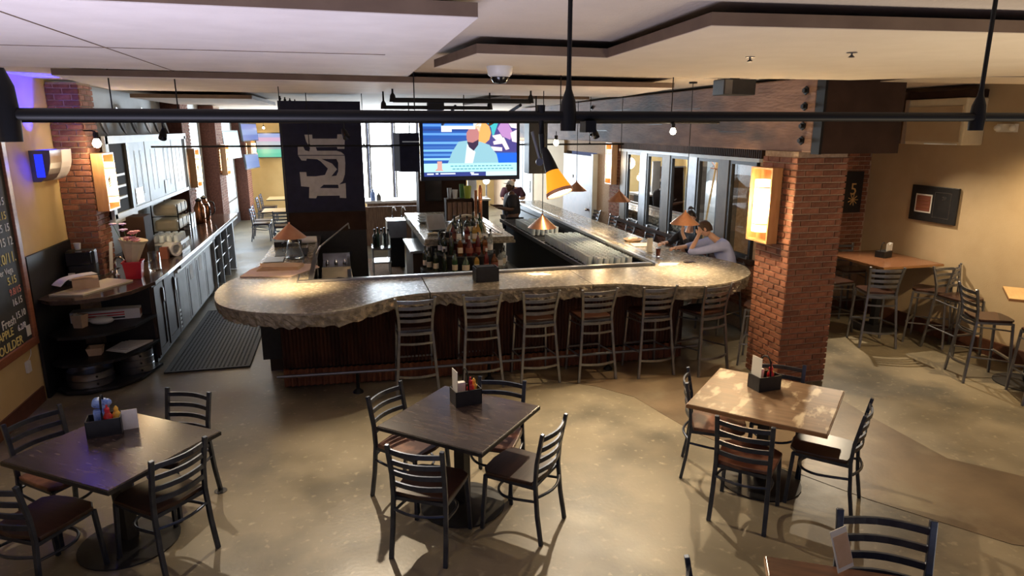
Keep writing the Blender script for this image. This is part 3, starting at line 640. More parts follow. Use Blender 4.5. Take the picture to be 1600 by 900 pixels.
tag(MB().box(-.13, -.2, 0, .13, .2, .02).build('serving_tray', 'steel_dark', bevel=.005, loc=(-.98, 9.65, 1.101)), 'dark square tray left of the glass jug', 'tray')
tag(MB().lathe([(.055, -.17), (.06, 0), (.055, .17)], 12, (0, 0, .061), (1, .1, 0)).build('towel_roll', 'white_plastic', None, True, loc=(-.62, 11.0, 1.1)), 'white rolled towel at the far end of the left bar arm', 'towel')
tag(MB().box(-.2, -.14, 0, .2, .14, .08).build('tip_box', 'black', loc=(-.88, 10.9, 1.102)), 'low black box on the far end of the left bar arm', 'box')
# things on the right end of the bar
def pint_full(x, y, label):
    g = tag(MB().lathe([(.028, 0), (.031, .004), (.041, .15), (.0395, .15), (.0295, .014), (0, .014)], 16).build('beer_glass', 'glass', None, True, loc=(x, y, 1.101)), label, 'glass')
    MB().lathe([(.0285, .016), (.037, .12), (0, .12)], 16).build('red_beer', 'beer', g, True)
pint_full(4.34, 8.62, 'pint glass of dark red beer on the right end of the bar')
sheetpile('paper_receipt', [(4.05, 8.02), (4.3, 8.0), (4.42, 8.12), (4.17, 8.2)], 1.1005, .002, 'paper', 'white paper sheet lying beside the red beer', 'paper')
sheetpile('paper_menu', [(2.2, 7.98), (2.42, 7.96), (2.5, 7.82), (2.25, 7.84)], 1.1005, .002, 'paper', 'white paper lying on the middle of the bar front', 'paper')
tag(MB().box(-.075, -.04, 0, .075, .04, .01).build('phone', 'black_gloss', bevel=.003, loc=(4.57, 8.12, 1.101), rz=.1), 'black phone lying in front of the seated man', 'phone')
mh = tag(MB().box(-.05, -.03, 0, .05, .03, .012).build('menu_holder', 'ivory', loc=(4.38, 8.98, 1.101)), 'pale standing menu card behind the red beer', 'menu')
MB().prism([(-.045, -.004), (.045, -.004), (.045, .004), (-.045, .004)], .012, .21).build('card', 'ivory', mh)
fb = thing('food_basket', (4.55, 9.95, 1.101), .2, 'shallow basket of food on kraft paper along the right arm of the bar', 'basket')
MB().lathe([(.12, 0), (.16, .04), (.15, .04), (.11, .008), (0, .008)], 14).build('basket_tray', 'kraft', fb)
for k in range(6): MB().ball((random.uniform(-.07, .07), random.uniform(-.05, .05), .045), (.05, .035, .025)).build('food_piece', 'pink_kraft', fb, smooth=True)
sheetpile('newspaper', [(4.35, 9.45), (4.62, 9.4), (4.68, 9.7), (4.4, 9.72)], 1.1045, .006, 'pink_kraft', 'folded paper lying before the food basket', 'paper')
# ================================================================== CHAIRS AND STOOLS
def arc(x0, x1, y, z, bow, n=7): return [(x0 + (x1 - x0) * k / n, y - bow * math.sin(PI * k / n), z) for k in range(n + 1)]
def make_chair(metal, seatm, loc, rz, label, group, scale=1):
    o = thing('dining_chair', loc, rz, label, 'chair', group)
    seat = [(-.2, -.19), (-.215, .0), (-.22, .17), (-.16, .22), (0, .235), (.16, .22), (.22, .17), (.215, 0), (.2, -.19), (0, -.215)]
    MB().prism(seat, .445, .475).build('seat', seatm, o, bevel=.008)
    for s in (-1, 1):
        MB().tube([(s * .20, -.27, 0), (s * .195, -.235, .22), (s * .19, -.215, .46), (s * .19, -.225, .62), (s * .195, -.27, .86)], 0, flat=(.032, .026), up=(0, 1, 0)).build('leg', metal, o, bevel=.004)
        MB().tube([(s * .215, .21, 0), (s * .20, .185, .44)], 0, flat=(.028, .028), up=(0, 1, 0)).build('leg', metal, o, bevel=.004)
    for k in range(4):
        z = .56 + k * .083; y = -.222 - .045 * ((z - .5) / .36) ** 1.5
        MB().tube(arc(-.185, .185, y, z, .038), 0, flat=(.014, .034)).build('slat', metal, o)
    MB().tube([(-.19, -.2, .432), (-.2, .18, .432), (.2, .18, .432), (.19, -.2, .432)], 0, flat=(.022, .026), closed=True).build('seat_frame', metal, o)
    hoop = [(-.195, -.22, .33), (-.19, 0, .30), (-.12, .12, .285), (0, .165, .28), (.12, .12, .285), (.19, 0, .30), (.195, -.22, .33)]
    MB().tube(smooth3(hoop), .0105, 8).build('hoop_stretcher', metal, o, smooth=True)
    MB().tube(arc(-.19, .19, -.225, .36, .05), .0105, 8).build('rear_stretcher', metal, o, smooth=True)
    if scale != 1: o.scale = (scale,) * 3
    return o
def smooth3(pts, n=4):
    out = []
    for i in range(len(pts) - 1):
        p0 = Vector(pts[max(i - 1, 0)]); p1 = Vector(pts[i]); p2 = Vector(pts[i + 1]); p3 = Vector(pts[min(i + 2, len(pts) - 1)])
        for k in range(n):
            t = k / n; out.append(.5 * ((2 * p1) + (p2 - p0) * t + (2 * p0 - 5 * p1 + 4 * p2 - p3) * t * t + (3 * p1 - p0 - 3 * p2 + p3) * t ** 3))
    out.append(Vector(pts[-1])); return out
def make_stool(metal, seatm, loc, rz, label, group):
    o = thing('bar_stool', loc, rz, label, 'stool', group)
    seat = [(-.19, -.18), (-.2, .0), (-.205, .15), (-.15, .2), (0, .215), (.15, .2), (.205, .15), (.2, 0), (.19, -.18), (0, -.2)]
    MB().prism(seat, .735, .765).build('seat', seatm, o, bevel=.008)
    for s in (-1, 1):
        MB().tube([(s * .235, -.27, 0), (s * .205, -.235, .38), (s * .18, -.205, .74), (s * .185, -.215, .88), (s * .215, -.27, 1.12)], 0, flat=(.030, .026), up=(0, 1, 0)).build('leg', metal, o, bevel=.004)
        MB().tube([(s * .22, .21, 0), (s * .19, .17, .73)], 0, flat=(.026, .026), up=(0, 1, 0)).build('leg', metal, o, bevel=.004)
        MB().tube([(s * .214, -.245, .32), (s * .21, .20, .28)], .010, 8).build('side_rail', metal, o)
        MB().tube([(s * .19, -.21, .68), (s * .195, .17, .64)], .009, 8).build('side_rail', metal, o)
    for k in range(4):
        z = .85 + k * .073; q = (z - .8) / .32
        MB().tube(arc(-.182 - .028 * q, .182 + .028 * q, -.208 - .05 * q ** 1.5, z, .04), 0, flat=(.014, .036)).build('slat', metal, o)
    MB().tube([(-.18, -.19, .722), (-.19, .16, .722), (.19, .16, .722), (.18, -.19, .722)], 0, flat=(.022, .026), closed=True).build('seat_frame', metal, o)
    MB().tube(arc(-.185, .185, -.215, .70, .03), 0, flat=(.012, .03)).build('rear_bar', metal, o)
    MB().tube(arc(-.19, .19, -.22, .59, .04), 0, flat=(.012, .024)).build('rear_bar', metal, o)
    MB().tube([(-.212, .2, .30), (.212, .2, .30)], 0, flat=(.03, .02)).build('foot_bar', metal, o)
    MB().tube(arc(-.215, .215, -.25, .22, .06), 0, flat=(.012, .026)).build('ring_bar', metal, o)
    return o
def face(fx, fy): return math.atan2(-fx, fy)
def place(proto, M_, f, label, group, back=.26, **k):
    f = Vector(f).normalized(); c = Vector(M_) + f * back
    rz = face(f.x, f.y)
    return (c.x, c.y, 0), rz
def put_chair(proto, M_, f, label, group, back=.26, scale=None):
    l, rz = place(None, M_, f, None, None, back); return dup(proto, l, rz, label, group, scale=scale)
l, rz = place(0, (.36, 4.04), (.49, .87), 0, 0)
ch0 = make_chair('gunmetal_dark', 'seat_wood', l, rz, 'dark metal ladder-back chair nearest the camera at the middle table', 'chairs at the square tables')
G = 'chairs at the square tables'
l, rz = place(0, (.24, 5.12), (.707, -.707), 0, 0)
chw = make_chair('gunmetal_dark', 'seat_worn', l, rz, 'ladder-back chair with worn red-brown seat at the far left side of the middle table', G)
put_chair(chw, (1.2, 5.1), (-.5, -.87), 'ladder-back chair behind the middle table facing the camera', G)
put_chair(ch0, (1.355, 4.165), (-.73, .68), 'dark ladder-back chair on the right side of the middle table seen from behind', G)
put_chair(ch0, (-1.3, 5.475), (-.47, -.88), 'ladder-back chair with bluish slats beyond the left table', G)
put_chair(ch0, (-1.145, 4.41), (-.74, .67), 'dark ladder-back chair on the right side of the left table', G)
put_chair(chw, (-2.3, 5.25), (.78, -.62), 'ladder-back chair behind the left table next to the yellow wall', G)
put_chair(ch0, (-2.12, 4.22), (.5, .87), 'ladder-back chair cut by the left edge of the picture at the left table', G)
put_chair(chw, (2.76, 4.80), (.86, -.5), 'chair with worn seat seen edge-on at the left of the worn wooden table', G)
put_chair(chw, (2.7, 3.87), (.7, .71), 'ladder-back chair with scuffed seat at the near side of the worn wooden table', G)
put_chair(ch0, (3.71, 4.87), (-.58, -.81), 'ladder-back chair between the worn wooden table and the brick pillar', G)
put_chair(ch0, (3.74, 3.87), (-.66, .75), 'dark ladder-back chair on the right side of the worn wooden table', G)
put_chair(ch0, (2.6, 2.46), (-.48, -.88), 'ladder-back chair at the bottom right edge of the picture facing the camera', G, scale=1.12)
put_chair(ch0, (1.48, 2.38), (.9, -.3), 'ladder-back chair with only a post top showing at the bottom edge', G)
st = []
lab = ['first bar stool from the left at the front of the stone bar', 'second bar stool from the left at the front of the stone bar', 'third bar stool from the left at the front of the stone bar', 'fourth bar stool from the left at the front of the stone bar', 'fifth bar stool from the left at the front of the stone bar', 'last bar stool at the front of the bar beside the brick pillar']
GS = 'bar stools along the bar front'
for k, (mx, my, fx) in enumerate(((.69, 7.03, -.02), (1.43, 7.03, .0), (2.10, 6.99, .02), (2.78, 6.93, .03), (3.51, 6.88, .04), (4.22, 6.80, .25))):
    l, rz = place(0, (mx, my - .02), (-fx, 1), 0, 0)
    if k == 0: s0 = make_stool('gunmetal', 'seat_wood', l, rz, lab[0], GS)
    else: dup(s0, l, rz, lab[k], GS)
dup(s0, (4.98, 7.0, 0), face(-.75, .65), 'bar stool squeezed between the bar end and the brick pillar', GS)
rl = ['occupied stool under the man in the light blue shirt', 'occupied stool under the dark-haired woman', 'stool along the far side of the bar next beyond the woman', 'second empty stool beyond the woman along the bar side', 'third empty stool beyond the woman along the bar side', 'fourth empty stool beyond the woman along the bar side', 'farthest stool along the side of the bar near the copper lamp']
for k, y in enumerate((8.38, 9.35, 10.45, 11.3, 12.2, 13.1, 14.1)):
    dup(s0, (5.28 if k > 1 else 5.22, y, 0), face(-1, 0) + (.25 if k == 0 else 0), rl[k], 'bar stools along the brewery side of the bar')
# ================================================================== TABLES
def make_table(name, cx, cy, sx, sy, h, rz, m, label, edge=None, base=.33, cat='table'):
    o = thing(name, (cx, cy, 0), rz, label, cat)
    MB().cbox(0, 0, h - .032, sx, sy, .032).build('tabletop', m, o, bevel=.006)
    if edge: MB().cbox(0, 0, h - .034, sx + .006, sy + .006, .028).build('edge_band', edge, o)
    MB().cbox(0, 0, h - .06, .5, .06, .028).cbox(0, 0, h - .06, .06, .5, .028).build('support_bracket', 'black', o)
    MB().cbox(0, 0, .03, .09, .09, h - .09).build('column', 'black', o)
    MB().lathe([(base, 0), (base, .012), (base * .5, .03), (.07, .05), (0, .05)], 28).build('base_plate', 'black', o, smooth=True)
    return o
make_table('dining_table', -1.63, 4.78, 1.0, .89, .76, math.radians(-36), 'table_dark', 'dark square table at the left with a blue sheen', 'black')
make_table('dining_table', .78, 4.68, .90, .90, .76, math.radians(-42.3), 'table_dark', 'dark square table in the middle foreground', 'black')
make_table('dining_table', 3.27, 4.42, 1.03, .97, .76, math.radians(-46.5), 'table_worn', 'worn brown square table with scratched pale patches beside the brick pillar', 'table_edge')
d = Vector((math.cos(math.radians(-29)), math.sin(math.radians(-29)))); e = Vector((d.y, -d.x)); q = Vector((2.0, 2.6)) + d * .46 + e * .46
make_table('dining_table', q.x, q.y, .92, .92, .76, math.radians(-29), 'table_red', 'dark reddish table cut by the bottom edge of the picture', 'table_edge')
make_table('high_table', 7.56, 7.92, 1.0, 1.15, 1.06, 0, 'table_brown', 'brown high table in the alcove beyond the brick pillar', 'table_edge')
make_table('high_table', 7.60, 5.60, .68, .68, 1.06, PI / 4, 'table_light', 'pale wooden high table at the right edge of the picture', 'table_edge')
GR = 'stools round the alcove high tables'
def high(x, y, f, label, back=0): f = Vector(f); dup(s0, (x, y, 0), face(f.x, f.y), label, GR)
high(6.98, 7.35, (.35, .95), 'near stool at the left corner of the alcove high table')
high(6.85, 8.0, (1, .1), 'stool left of the alcove high table half hidden by the pillar')
high(7.75, 7.20, (-.55, .83), 'stool at the right of the alcove high table showing its wooden seat')
high(7.62, 8.62, (-.1, -1), 'stool behind the alcove high table against the wall')
high(7.24, 5.90, (.9, -.4), 'stool seen from the side in front of the pale high table')
high(7.75, 6.74, (.0, -1), 'stool beyond the pale high table by the right wall')
high(7.28, 5.22, (.5, .85), 'stool at the very right edge of the picture')
# caddies
def caddy(x, y, z, rz, where, menu=True, bag=None):
    o = thing('condiment_caddy', (x, y, z), rz, 'black condiment caddy with handle on ' + where, 'caddy', 'table caddies')
    MB().box(-.11, -.075, 0, .11, .075, .012).build('tray', 'black', o)
    for a in ((-.11, -.075, .11, -.068), (-.11, .068, .11, .075), (-.11, -.075, -.103, .075), (.103, -.075, .11, .075)): MB().box(a[0], a[1], .012, a[2], a[3], .125).build('side', 'black', o)
    MB().tube(smooth3([(0, .065, .1), (0, .055, .24), (0, .0, .285), (0, -.055, .24), (0, -.065, .1)]), .007, 6).build('handle', 'iron', o, smooth=True)
    R = Matrix.Rotation(rz, 3, 'Z')
    def P_(a, b, c): v = R @ Vector((a, b, 0)); return (x + v.x, y + v.y, z + c)
    k = tag(MB().lathe([(.026, 0), (.030, .02), (.030, .12), (.017, .145), (.014, .15)], 14).build('ketchup_bottle', 'ketchup', None, True, loc=P_(.03, -.03, .0135)), 'red ketchup bottle in the caddy on ' + where, 'bottle')
    MB().lathe([(.017, .148), (.018, .175), (.008, .185), (.005, .205), (0, .205)], 10).build('cap', 'red_plastic', k)
    MB().lathe([(.0305, .04), (.0305, .10)], 14).build('label', 'label_dark', k)
    k = tag(MB().lathe([(.024, 0), (.027, .02), (.027, .11), (.015, .13)], 14).build('mustard_bottle', 'mustard', None, True, loc=P_(.078, .02, .0135)), 'yellow mustard bottle in the caddy on ' + where, 'bottle')
    MB().lathe([(.015, .13), (.016, .15), (.005, .17), (0, .17)], 10).build('cap', 'mustard', k)
    k = tag(MB().lathe([(.018, 0), (.020, .06), (.015, .075)], 12).build('pepper_shaker', 'glass', None, True, loc=P_(-.03, -.045, .0135)), 'small glass shaker in the caddy on ' + where, 'shaker')
    MB().lathe([(.016, .074), (.016, .09), (0, .096)], 10).build('cap', 'steel', k)
    if menu:
        mm = tag(MB().box(-.004, -.055, 0, .0, .065, .27).build('menu_card', 'ivory', loc=P_(-.085, .0, .014), rz=rz), 'tall menu card leaning out of the caddy on ' + where, 'menu')
        MB().box(.0002, -.05, .02, .0025, .06, .21).build('printed_face', 'barn_wood', mm)
    nb = tag(MB().box(-.035, -.02, 0, .035, .02, .15).build('napkin_pack', bag or 'white_plastic', loc=P_(-.03, .045, .0135), rz=rz), ('blue' if bag else 'white') + ' napkin pack in the caddy on ' + where, 'napkins')
    nb.rotation_euler.x = .05
    lc = tag(MB().box(-.03, -.002, 0, .03, .0, .085).build('label_card', 'blue_plastic' if bag else 'white_frame', loc=P_(-.03, -.0725, .0135), rz=rz), 'small pale card in the front of the caddy on ' + where, 'card')
caddy(-1.76, 5.02, .761, math.radians(10), 'the left table', False, 'blue_plastic')
tag(MB().box(-.05, -.002, 0, .05, .002, .15).build('table_tent_card', 'paper', loc=(-1.60, 5.04, .761), rz=.2), 'white card standing beside the left table caddy', 'card')
caddy(.86, 4.92, .761, math.radians(10), 'the middle table')
caddy(3.36, 4.60, .761, math.radians(5), 'the worn wooden table')
nh = thing('napkin_caddy', (7.63, 7.98, 1.061), .3, 'dark napkin caddy on the alcove high table', 'caddy')
MB().box(-.1, -.07, 0, .1, .07, .09).build('tray', 'black', nh); MB().tube(smooth3([(-.09, 0, .09), (-.06, 0, .2), (0, 0, .21)]), .006, 6).build('handle', 'iron', nh)
for k in range(3): MB().box(-.0 + k * .05, -.04, .09, .045 + k * .05, -.03 + .02 * k, .20 - .02 * (k % 2)).build('napkin', 'white_plastic', nh)
tag(MB().lathe([(.025, 0), (.03, .04), (0, .045)], 10).build('candle_holder', 'chrome', None, True, loc=(7.92, 8.15, 1.061)), 'small candle holder right of the napkins on the alcove table', 'candle')
mn = tag(MB().box(-.06, -.003, 0, .06, .0, .20).build('menu_card', 'ivory', loc=(2.30, 2.38, .78), rz=.25), 'menu card with brown picture on the bottom edge table', 'menu'); mn.rotation_euler = (-.35, 0, .25)
MB().box(-.05, -.005, .02, .055, -.003, .17).build('picture', 'kraft', mn)
# ================================================================== LEFT SIDE COUNTER
lc = thing('back_counter', (0, 0, 0), 0, 'long dark counter with cabinets along the left wall', 'counter')
toppoly = [(-3.26, 15.4), (-3.26, 8.0), (-3.1, 7.86), (-2.85, 7.84), (-2.6, 7.95), (-2.4, 8.2), (-2.26, 8.65), (-2.24, 9.2), (-2.24, 15.4)]
pierx = [(-3.26, 15.4), (-3.26, 9.66), (-2.92, 9.66), (-2.92, 9.10), (-3.26, 9.10), (-3.26, 8.0)] + toppoly[2:]
MB().prism(pierx, 1.055, 1.1).build('worktop', 'counter_top', lc, bevel=.004)
MB().box(-3.29, 7.9, .0, -3.26, 9.1, 1.58).build('splash_board', 'black', lc)
MB().box(-3.24, 8.72, .05, -2.34, 14.1, 1.05).build('carcass', 'black', lc) if False else MB().box(-3.24, 9.7, .05, -2.36, 14.0, 1.05).box(-2.9, 8.72, .05, -2.36, 9.7, 1.05).build('carcass', 'black', lc)
shp = [(-3.24, 8.7), (-3.24, 8.03), (-3.1, 7.9), (-2.85, 7.88), (-2.62, 7.98), (-2.42, 8.22), (-2.3, 8.7)]
for z in (.02, .33, .65): MB().prism(shp, z, z + .03).build('shelf', 'black', lc)
def door(y0, y1, m, z0=.1, z1=1.03, x=-2.36, inset=True, handle=None, paper=None):
    d_ = MB().box(x, y0 + .01, z0, x + .03, y1 - .01, z1).build('door', m, lc)
    if inset:
        mb = MB()
        for a in ((y0 + .04, y0 + .10, z0 + .03, z1 - .03), (y1 - .10, y1 - .04, z0 + .03, z1 - .03)): mb.box(x + .03, a[0], a[2], x + .042, a[1], a[3])
        mb.box(x + .03, y0 + .1, z0 + .03, x + .042, y1 - .1, z0 + .1).box(x + .03, y0 + .1, z1 - .1, x + .042, y1 - .1, z1 - .03); mb.build('door_frame', m, d_)
    if handle: MB().box(x + .03, y1 - .08, z1 - .3, x + .055, y1 - .06, z1 - .12).build('handle', 'steel', d_)
    if paper: MB().box(x + .0305, (y0 + y1) / 2 - .1, z1 - .28, x + .033, (y0 + y1) / 2 + .12, z1 - .06).build('notice', 'paper', d_)
door(8.72, 9.22, 'cabinet', handle=True); door(9.22, 9.85, 'cabinet', handle=True)
for k in range(4):
    y0 = 9.88 + k * .68; door(y0, y0 + .68, 'cabinet_grey', inset=False, z1=.93, paper=k in (1, 2))
    MB().box(-2.33, y0 + .1, .12, -2.325, y0 + .16, .85).build('dark_seam', 'cabinet', lc)  # darker vertical strip on each grey door
MB().box(-2.34, 9.9, .935, -2.29, 12.6, .975).build('pull_rail', 'ivory', lc)
for k in range(5): MB().box(-2.33, 9.92, .14 + k * .06, -2.325, 10.0, .17 + k * .06).build('vent_slot', 'white_plastic', lc)
MB().box(-3.2, 14.75, .02, -2.27, 14.85, 1.05).build('end_panel', 'white_frame', lc)
MB().box(-2.29, 12.6, 1.01, -2.25, 15.4, 1.06).build('light_trim', 'white_frame', lc); MB().box(-2.28, 9.9, 1.0, -2.24, 12.6, 1.055).build('front_trim', 'cabinet_grey', lc)
for y in (12.65, 13.35, 14.05): MB().box(-3.0, y, .02, -2.28, y + .03, 1.02).build('divider', 'white_frame', lc)
for z in (.25, .5, .75): MB().box(-3.0, 12.68, z, -2.32, 14.75, z + .02).build('rack_shelf', 'steel', lc)
for k in range(5): tag(MB().lathe([(.06, 0), (.06, .16), (0, .16)], 10).build('canister', 'white_plastic', loc=(-2.42, 12.85 + k * .24, (.271, .271, .521, .521, .771)[k])), ('white canister low at the near end of the rack', 'white canister low beside the first in the rack', 'white canister in the middle of the open rack', 'white canister right of the middle of the open rack', 'white canister on the upper level of the open rack')[k], 'canister', 'canisters in the open rack')
# shelf contents
def pan(x, y, z, r, label):
    o = tag(MB().lathe([(r * .96, 0), (r, .01), (r, .078), (r * 1.02, .085), (r * .96, .085), (r * .95, .01), (0, .008)], 28).build('round_pan', 'steel', None, True, loc=(x, y, z)), label, 'pan', 'stacked round pans')
    MB().lathe([(.012, 0), (.012, .012), (0, .014)], 8, (r * math.cos(-1.0), r * math.sin(-1.0), .045), (math.cos(-1.0), math.sin(-1.0), 0)).build('rivet', 'black', o)
for k in range(2): pan(-2.93, 8.17, .051 + k * .087, .235, ('lower', 'upper')[k] + ' round steel pan of the left stack on the bottom shelf')
for k in range(3): pan(-2.55, 8.50, .051 + k * .087, .20, ('lowest', 'middle', 'topmost')[k] + ' round steel pan of the right stack on the bottom shelf')
cb = tag(MB().box(-.36, -.09, 0, .36, .09, .12).build('carton', 'white_plastic', loc=(-2.82, 8.62, .681), rz=.12), 'long white carton with red stripes on the upper corner shelf', 'box')
for z in (.05, .08): MB().box(-.30, -.0915, z, .2, -.0905, z + .014).build('red_stripe', 'red_plastic', cb)
MB().box(.3605, -.05, .03, .362, .05, .1).build('printed_end', 'label_dark', cb); MB().box(.05, -.0915, .015, .2, -.0905, .035).build('print_line', 'black', cb)
pt = tag(MB().lathe([(.07, 0), (.09, .15), (.085, .15), (.065, .01), (0, .01)], 4).build('food_tub', 'kraft', loc=(-3.0, 8.3, .681), rz=.5), 'square tub filled with pale lumps on the upper corner shelf', 'tub')
for k in range(8): MB().ball((random.uniform(-.035, .035), random.uniform(-.035, .035), .13 + random.uniform(0, .02)), .025, 6, 4).build('lump', 'cream', pt, smooth=True)
tag(MB().ball((0, 0, .05), (.13, .07, .05)).build('plastic_bag', 'ivory', None, True, loc=(-2.80, 8.36, .681)), 'crumpled cream plastic bag in front of the white carton', 'bag')
tr = tag(MB().lathe([(.09, 0), (.115, .09), (.108, .09), (.08, .01), (0, .01)], 4).build('square_basket', 'kraft', loc=(-2.87, 8.25, .361), rz=.9), 'orange-brown square basket on the middle corner shelf', 'basket')
for k in range(3): sheetpile('paper_stack', [(-2.8 + .03 * k, 8.35 + .03 * k), (-2.55, 8.2 + .05 * k), (-2.36, 8.62), (-2.72 + .04 * k, 8.68)], .361 + k * .006, .005, 'paper', ('lowest', 'middle', 'topmost')[k] + ' white paper sheet on the middle corner shelf', 'paper')
# items on top
pr = thing('ticket_printer', (-3.08, 8.83, 1.101), .12, 'black receipt and brewing machine against the wall at the counter end', 'machine')
MB().box(-.15, -.14, .0, .15, .14, .05).build('base', 'black', pr); MB().box(-.15, -.02, .05, .15, .14, .38).build('body', 'black', pr, bevel=.02); MB().box(-.13, -.14, .22, .13, -.02, .38).build('head', 'black_gloss', pr, bevel=.01)
MB().box(.151, -.02, .22, .155, .10, .36).build('side_plate', 'steel', pr); MB().box(-.12, -.145, .05, -.05, -.14, .14).build('sticker', 'paper', pr)
tag(MB().lathe([(.03, 0), (.04, .08), (.038, .08), (.028, .005), (0, .005)], 12).build('paper_cup', 'white_plastic', None, True, loc=(-3.12, 8.9, 1.482)), 'small white cup with tags standing on the black machine', 'cup')
ck = tag(MB().prism([(-.13, -.1), (.13, -.1), (.13, .1), (-.13, .1)], 0, .11).build('receipt_scanner', 'kraft', loc=(-2.93, 8.43, 1.119), rz=.35), 'small cardboard box on the board near the counter end', 'box')
MB().tube(smooth3([(-.28, -.16, .08), (-.2, -.12, .14), (-.05, -.08, .16), (.1, -.03, .16)]), 0, flat=(.16, .008)).build('curved_paper', 'paper', ck)
sheetpile('cutting_board', [(-3.2, 8.12), (-2.84, 8.04), (-2.52, 8.72), (-2.85, 8.9)], 1.101, .018, 'cream', 'pale cutting board on the rounded end of the left counter', 'board')
bk = thing('red_bucket', (-2.55, 8.92, 1.101), 0, 'bright red square bucket on the left counter', 'bucket')
MB().lathe([(.115, 0), (.145, .2), (.16, .2), (.16, .215), (.138, .215), (.108, .01), (0, .01)], 4).build('tub', 'red_plastic', bk, loc=(0, 0, 0), rz=PI / 4 + .1)
fl = thing('flower_bouquet', (-2.60, 8.99, 1.112), 0, 'bouquet of pink flowers wrapped in cream paper standing in the red bucket', 'flowers')
mb = MB(); mb.T = Matrix.Rotation(.14, 4, 'Y'); mb.lathe([(.03, .02), (.05, .12), (.14, .42), (.17, .46), (.135, .42), (.045, .12)], 9); mb.build('paper_wrap', 'cream', fl)
for k in range(16):
    a = random.random() * 6.28; r = random.uniform(0, .11); z = .46 + random.uniform(-.02, .10); x_, y_ = .06 + r * math.cos(a), r * math.sin(a)
    if k >= 12: z += .12; x_ -= .1
    pm = 'pink_petal' if k < 12 else 'lilac_petal'; b_ = MB().ball((x_, y_, z), .018, 6, 4)
    for j in range(5): q = j * 2 * PI / 5; b_.ball((x_ + .026 * math.cos(q), y_ + .026 * math.sin(q), z + .006), (.02, .02, .01), 6, 4)
    b_.build('flower', pm, fl, smooth=True)
    if k % 3 == 0: MB().tube([(0.02, 0, .2), (x_, y_, z)], .004, 5).build('stem', 'green_leaf', fl)
fa = thing('counter_faucet', (-2.78, 9.02, 1.101), 0, 'chrome goose-neck faucet left of the red bucket', 'faucet')
MB().tube(smooth3([(0, 0, 0), (0, 0, .2), (.03, -.02, .25), (.09, -.05, .25), (.12, -.06, .2)]), .013, 8).build('spout', 'chrome', fa, smooth=True)
MB().lathe([(.04, 0), (.04, .03), (.02, .05), (0, .05)], 12).build('base', 'chrome', fa); MB().ball((-.03, -.04, .07), .025).build('knob', 'chrome', fa, smooth=True)
tw = tag(MB().box(-.003, -.06, 0, .003, .06, .36).build('towel_dispenser_paper', 'paper', loc=(-2.925, 9.32, 1.14)), 'hanging paper towel strip on the side of the near brick pillar', 'paper towel'); tw.rotation_euler.y = .1
tag(MB().box(-.16, -.19, 0, .16, .19, .62).build('bread_warmer', 'timber_dark', bevel=.01, loc=(-2.82, 10.2, 1.101)), 'tall dark box appliance behind the flowers', 'appliance')
tag(MB().lathe([(.075, 0), (.08, .02), (.07, .2), (.075, .24), (.065, .24), (.06, .02), (0, .015)], 14).build('glass_pitcher', 'glass', None, True, loc=(-2.42, 9.35, 1.101)), 'clear glass pitcher right of the red bucket', 'pitcher')
tag(MB().box(-.05, -.05, 0, .05, .05, .16).build('red_tin', 'label_dark', loc=(-2.5, 10.2, 1.101)), 'dark red tin in front of the glass racks', 'tin')
rk = thing('glass_rack', (-2.55, 10.75, 1.101), 0, 'white dish rack of upturned glasses on the left counter', 'rack')
for z in (0, .14): 
    mb = MB()
    for k in range(7): mb.box(-.22, -.28 + k * .09, z, .22, -.265 + k * .09, z + .03)
    mb.box(-.22, -.28, z, -.205, .28, z + .05).box(.205, -.28, z, .22, .28, z + .05); mb.build('rack_tray', 'white_plastic', rk)
gi = MB().lathe([(.04, .04), (.034, .135), (0, .135)], 10).mesh('upturned_glass', 'pint_glass', True)
for z in (0, .14):
    for i in range(4):
        for j in range(5):
            q = bpy.data.objects.new('upturned_glass', gi); COL.objects.link(q); q.location = (-2.55 - .15 + i * .1, 10.75 - .21 + j * .105, 1.101 + z + (0.001 if z == 0 else .0)); tag(q, 'upturned clear glass in the white dish rack on the left counter', 'glass', 'glasses in the white rack')
dr = tag(MB().lathe([(.085, -.1), (.1, -.08), (.1, .1), (.07, .1), (.07, -.02), (0, -.02)], 16, (0, 0, .101), (.8, -.6, 0)).build('white_drum', 'white_plastic', None, True, loc=(-2.45, 10.4, 1.101)), 'white round drum lying on its side by the racks', 'drum')
tag(MB().lathe([(.14, 0), (.1, .12), (.02, .16), (0, .16)], 16).build('covered_bowl', 'steel_dark', None, True, loc=(-2.85, 11.75, 1.101)), 'grey domed bowl behind the glass rack', 'bowl')
wb = thing('wire_basket_stand', (-2.9, 12.6, 1.101), 0, 'two level black wire basket of wrapped bread on the left counter', 'basket')
for z in (.10, .36):
    for k in range(4): MB().tube([(-.2, -.45 + k * .3, z), (.2, -.45 + k * .3, z), (.2, -.45 + k * .3, z + .2)], .008, 5).build('wire', 'iron', wb)
    MB().box(-.18, -.45, z + .01, .18, .45, z + .2).build('wrapped_loaves', 'cream', wb, bevel=.05)
for s in (-1, 1): MB().tube([(.2, s * .45, 0), (.2, s * .45, .56)], .01, 6).build('post', 'iron', wb); MB().tube([(-.2, s * .45, 0), (-.2, s * .45, .56)], .01, 6).build('post', 'iron', wb)
for k, (y, lb) in enumerate(((14.0, 'near copper coffee pot on the left counter'), (14.5, 'far copper coffee pot on the left counter'))):
    cp = tag(MB().lathe([(.09, 0), (.1, .03), (.1, .3), (.06, .38), (.05, .42), (0, .43)], 16).build('coffee_pot', 'copper_pot', None, True, loc=(-2.72, y, 1.101)), lb, 'coffee pot', 'coffee pots')
    MB().tube(smooth3([(.06, 0, .36), (.17, 0, .34), (.18, 0, .15), (.1, 0, .08)]), .014, 6).build('handle', 'black', cp, smooth=True)
    MB().lathe([(.055, .42), (.06, .45), (.015, .48), (0, .5)], 12).build('lid', 'black', cp, smooth=True)
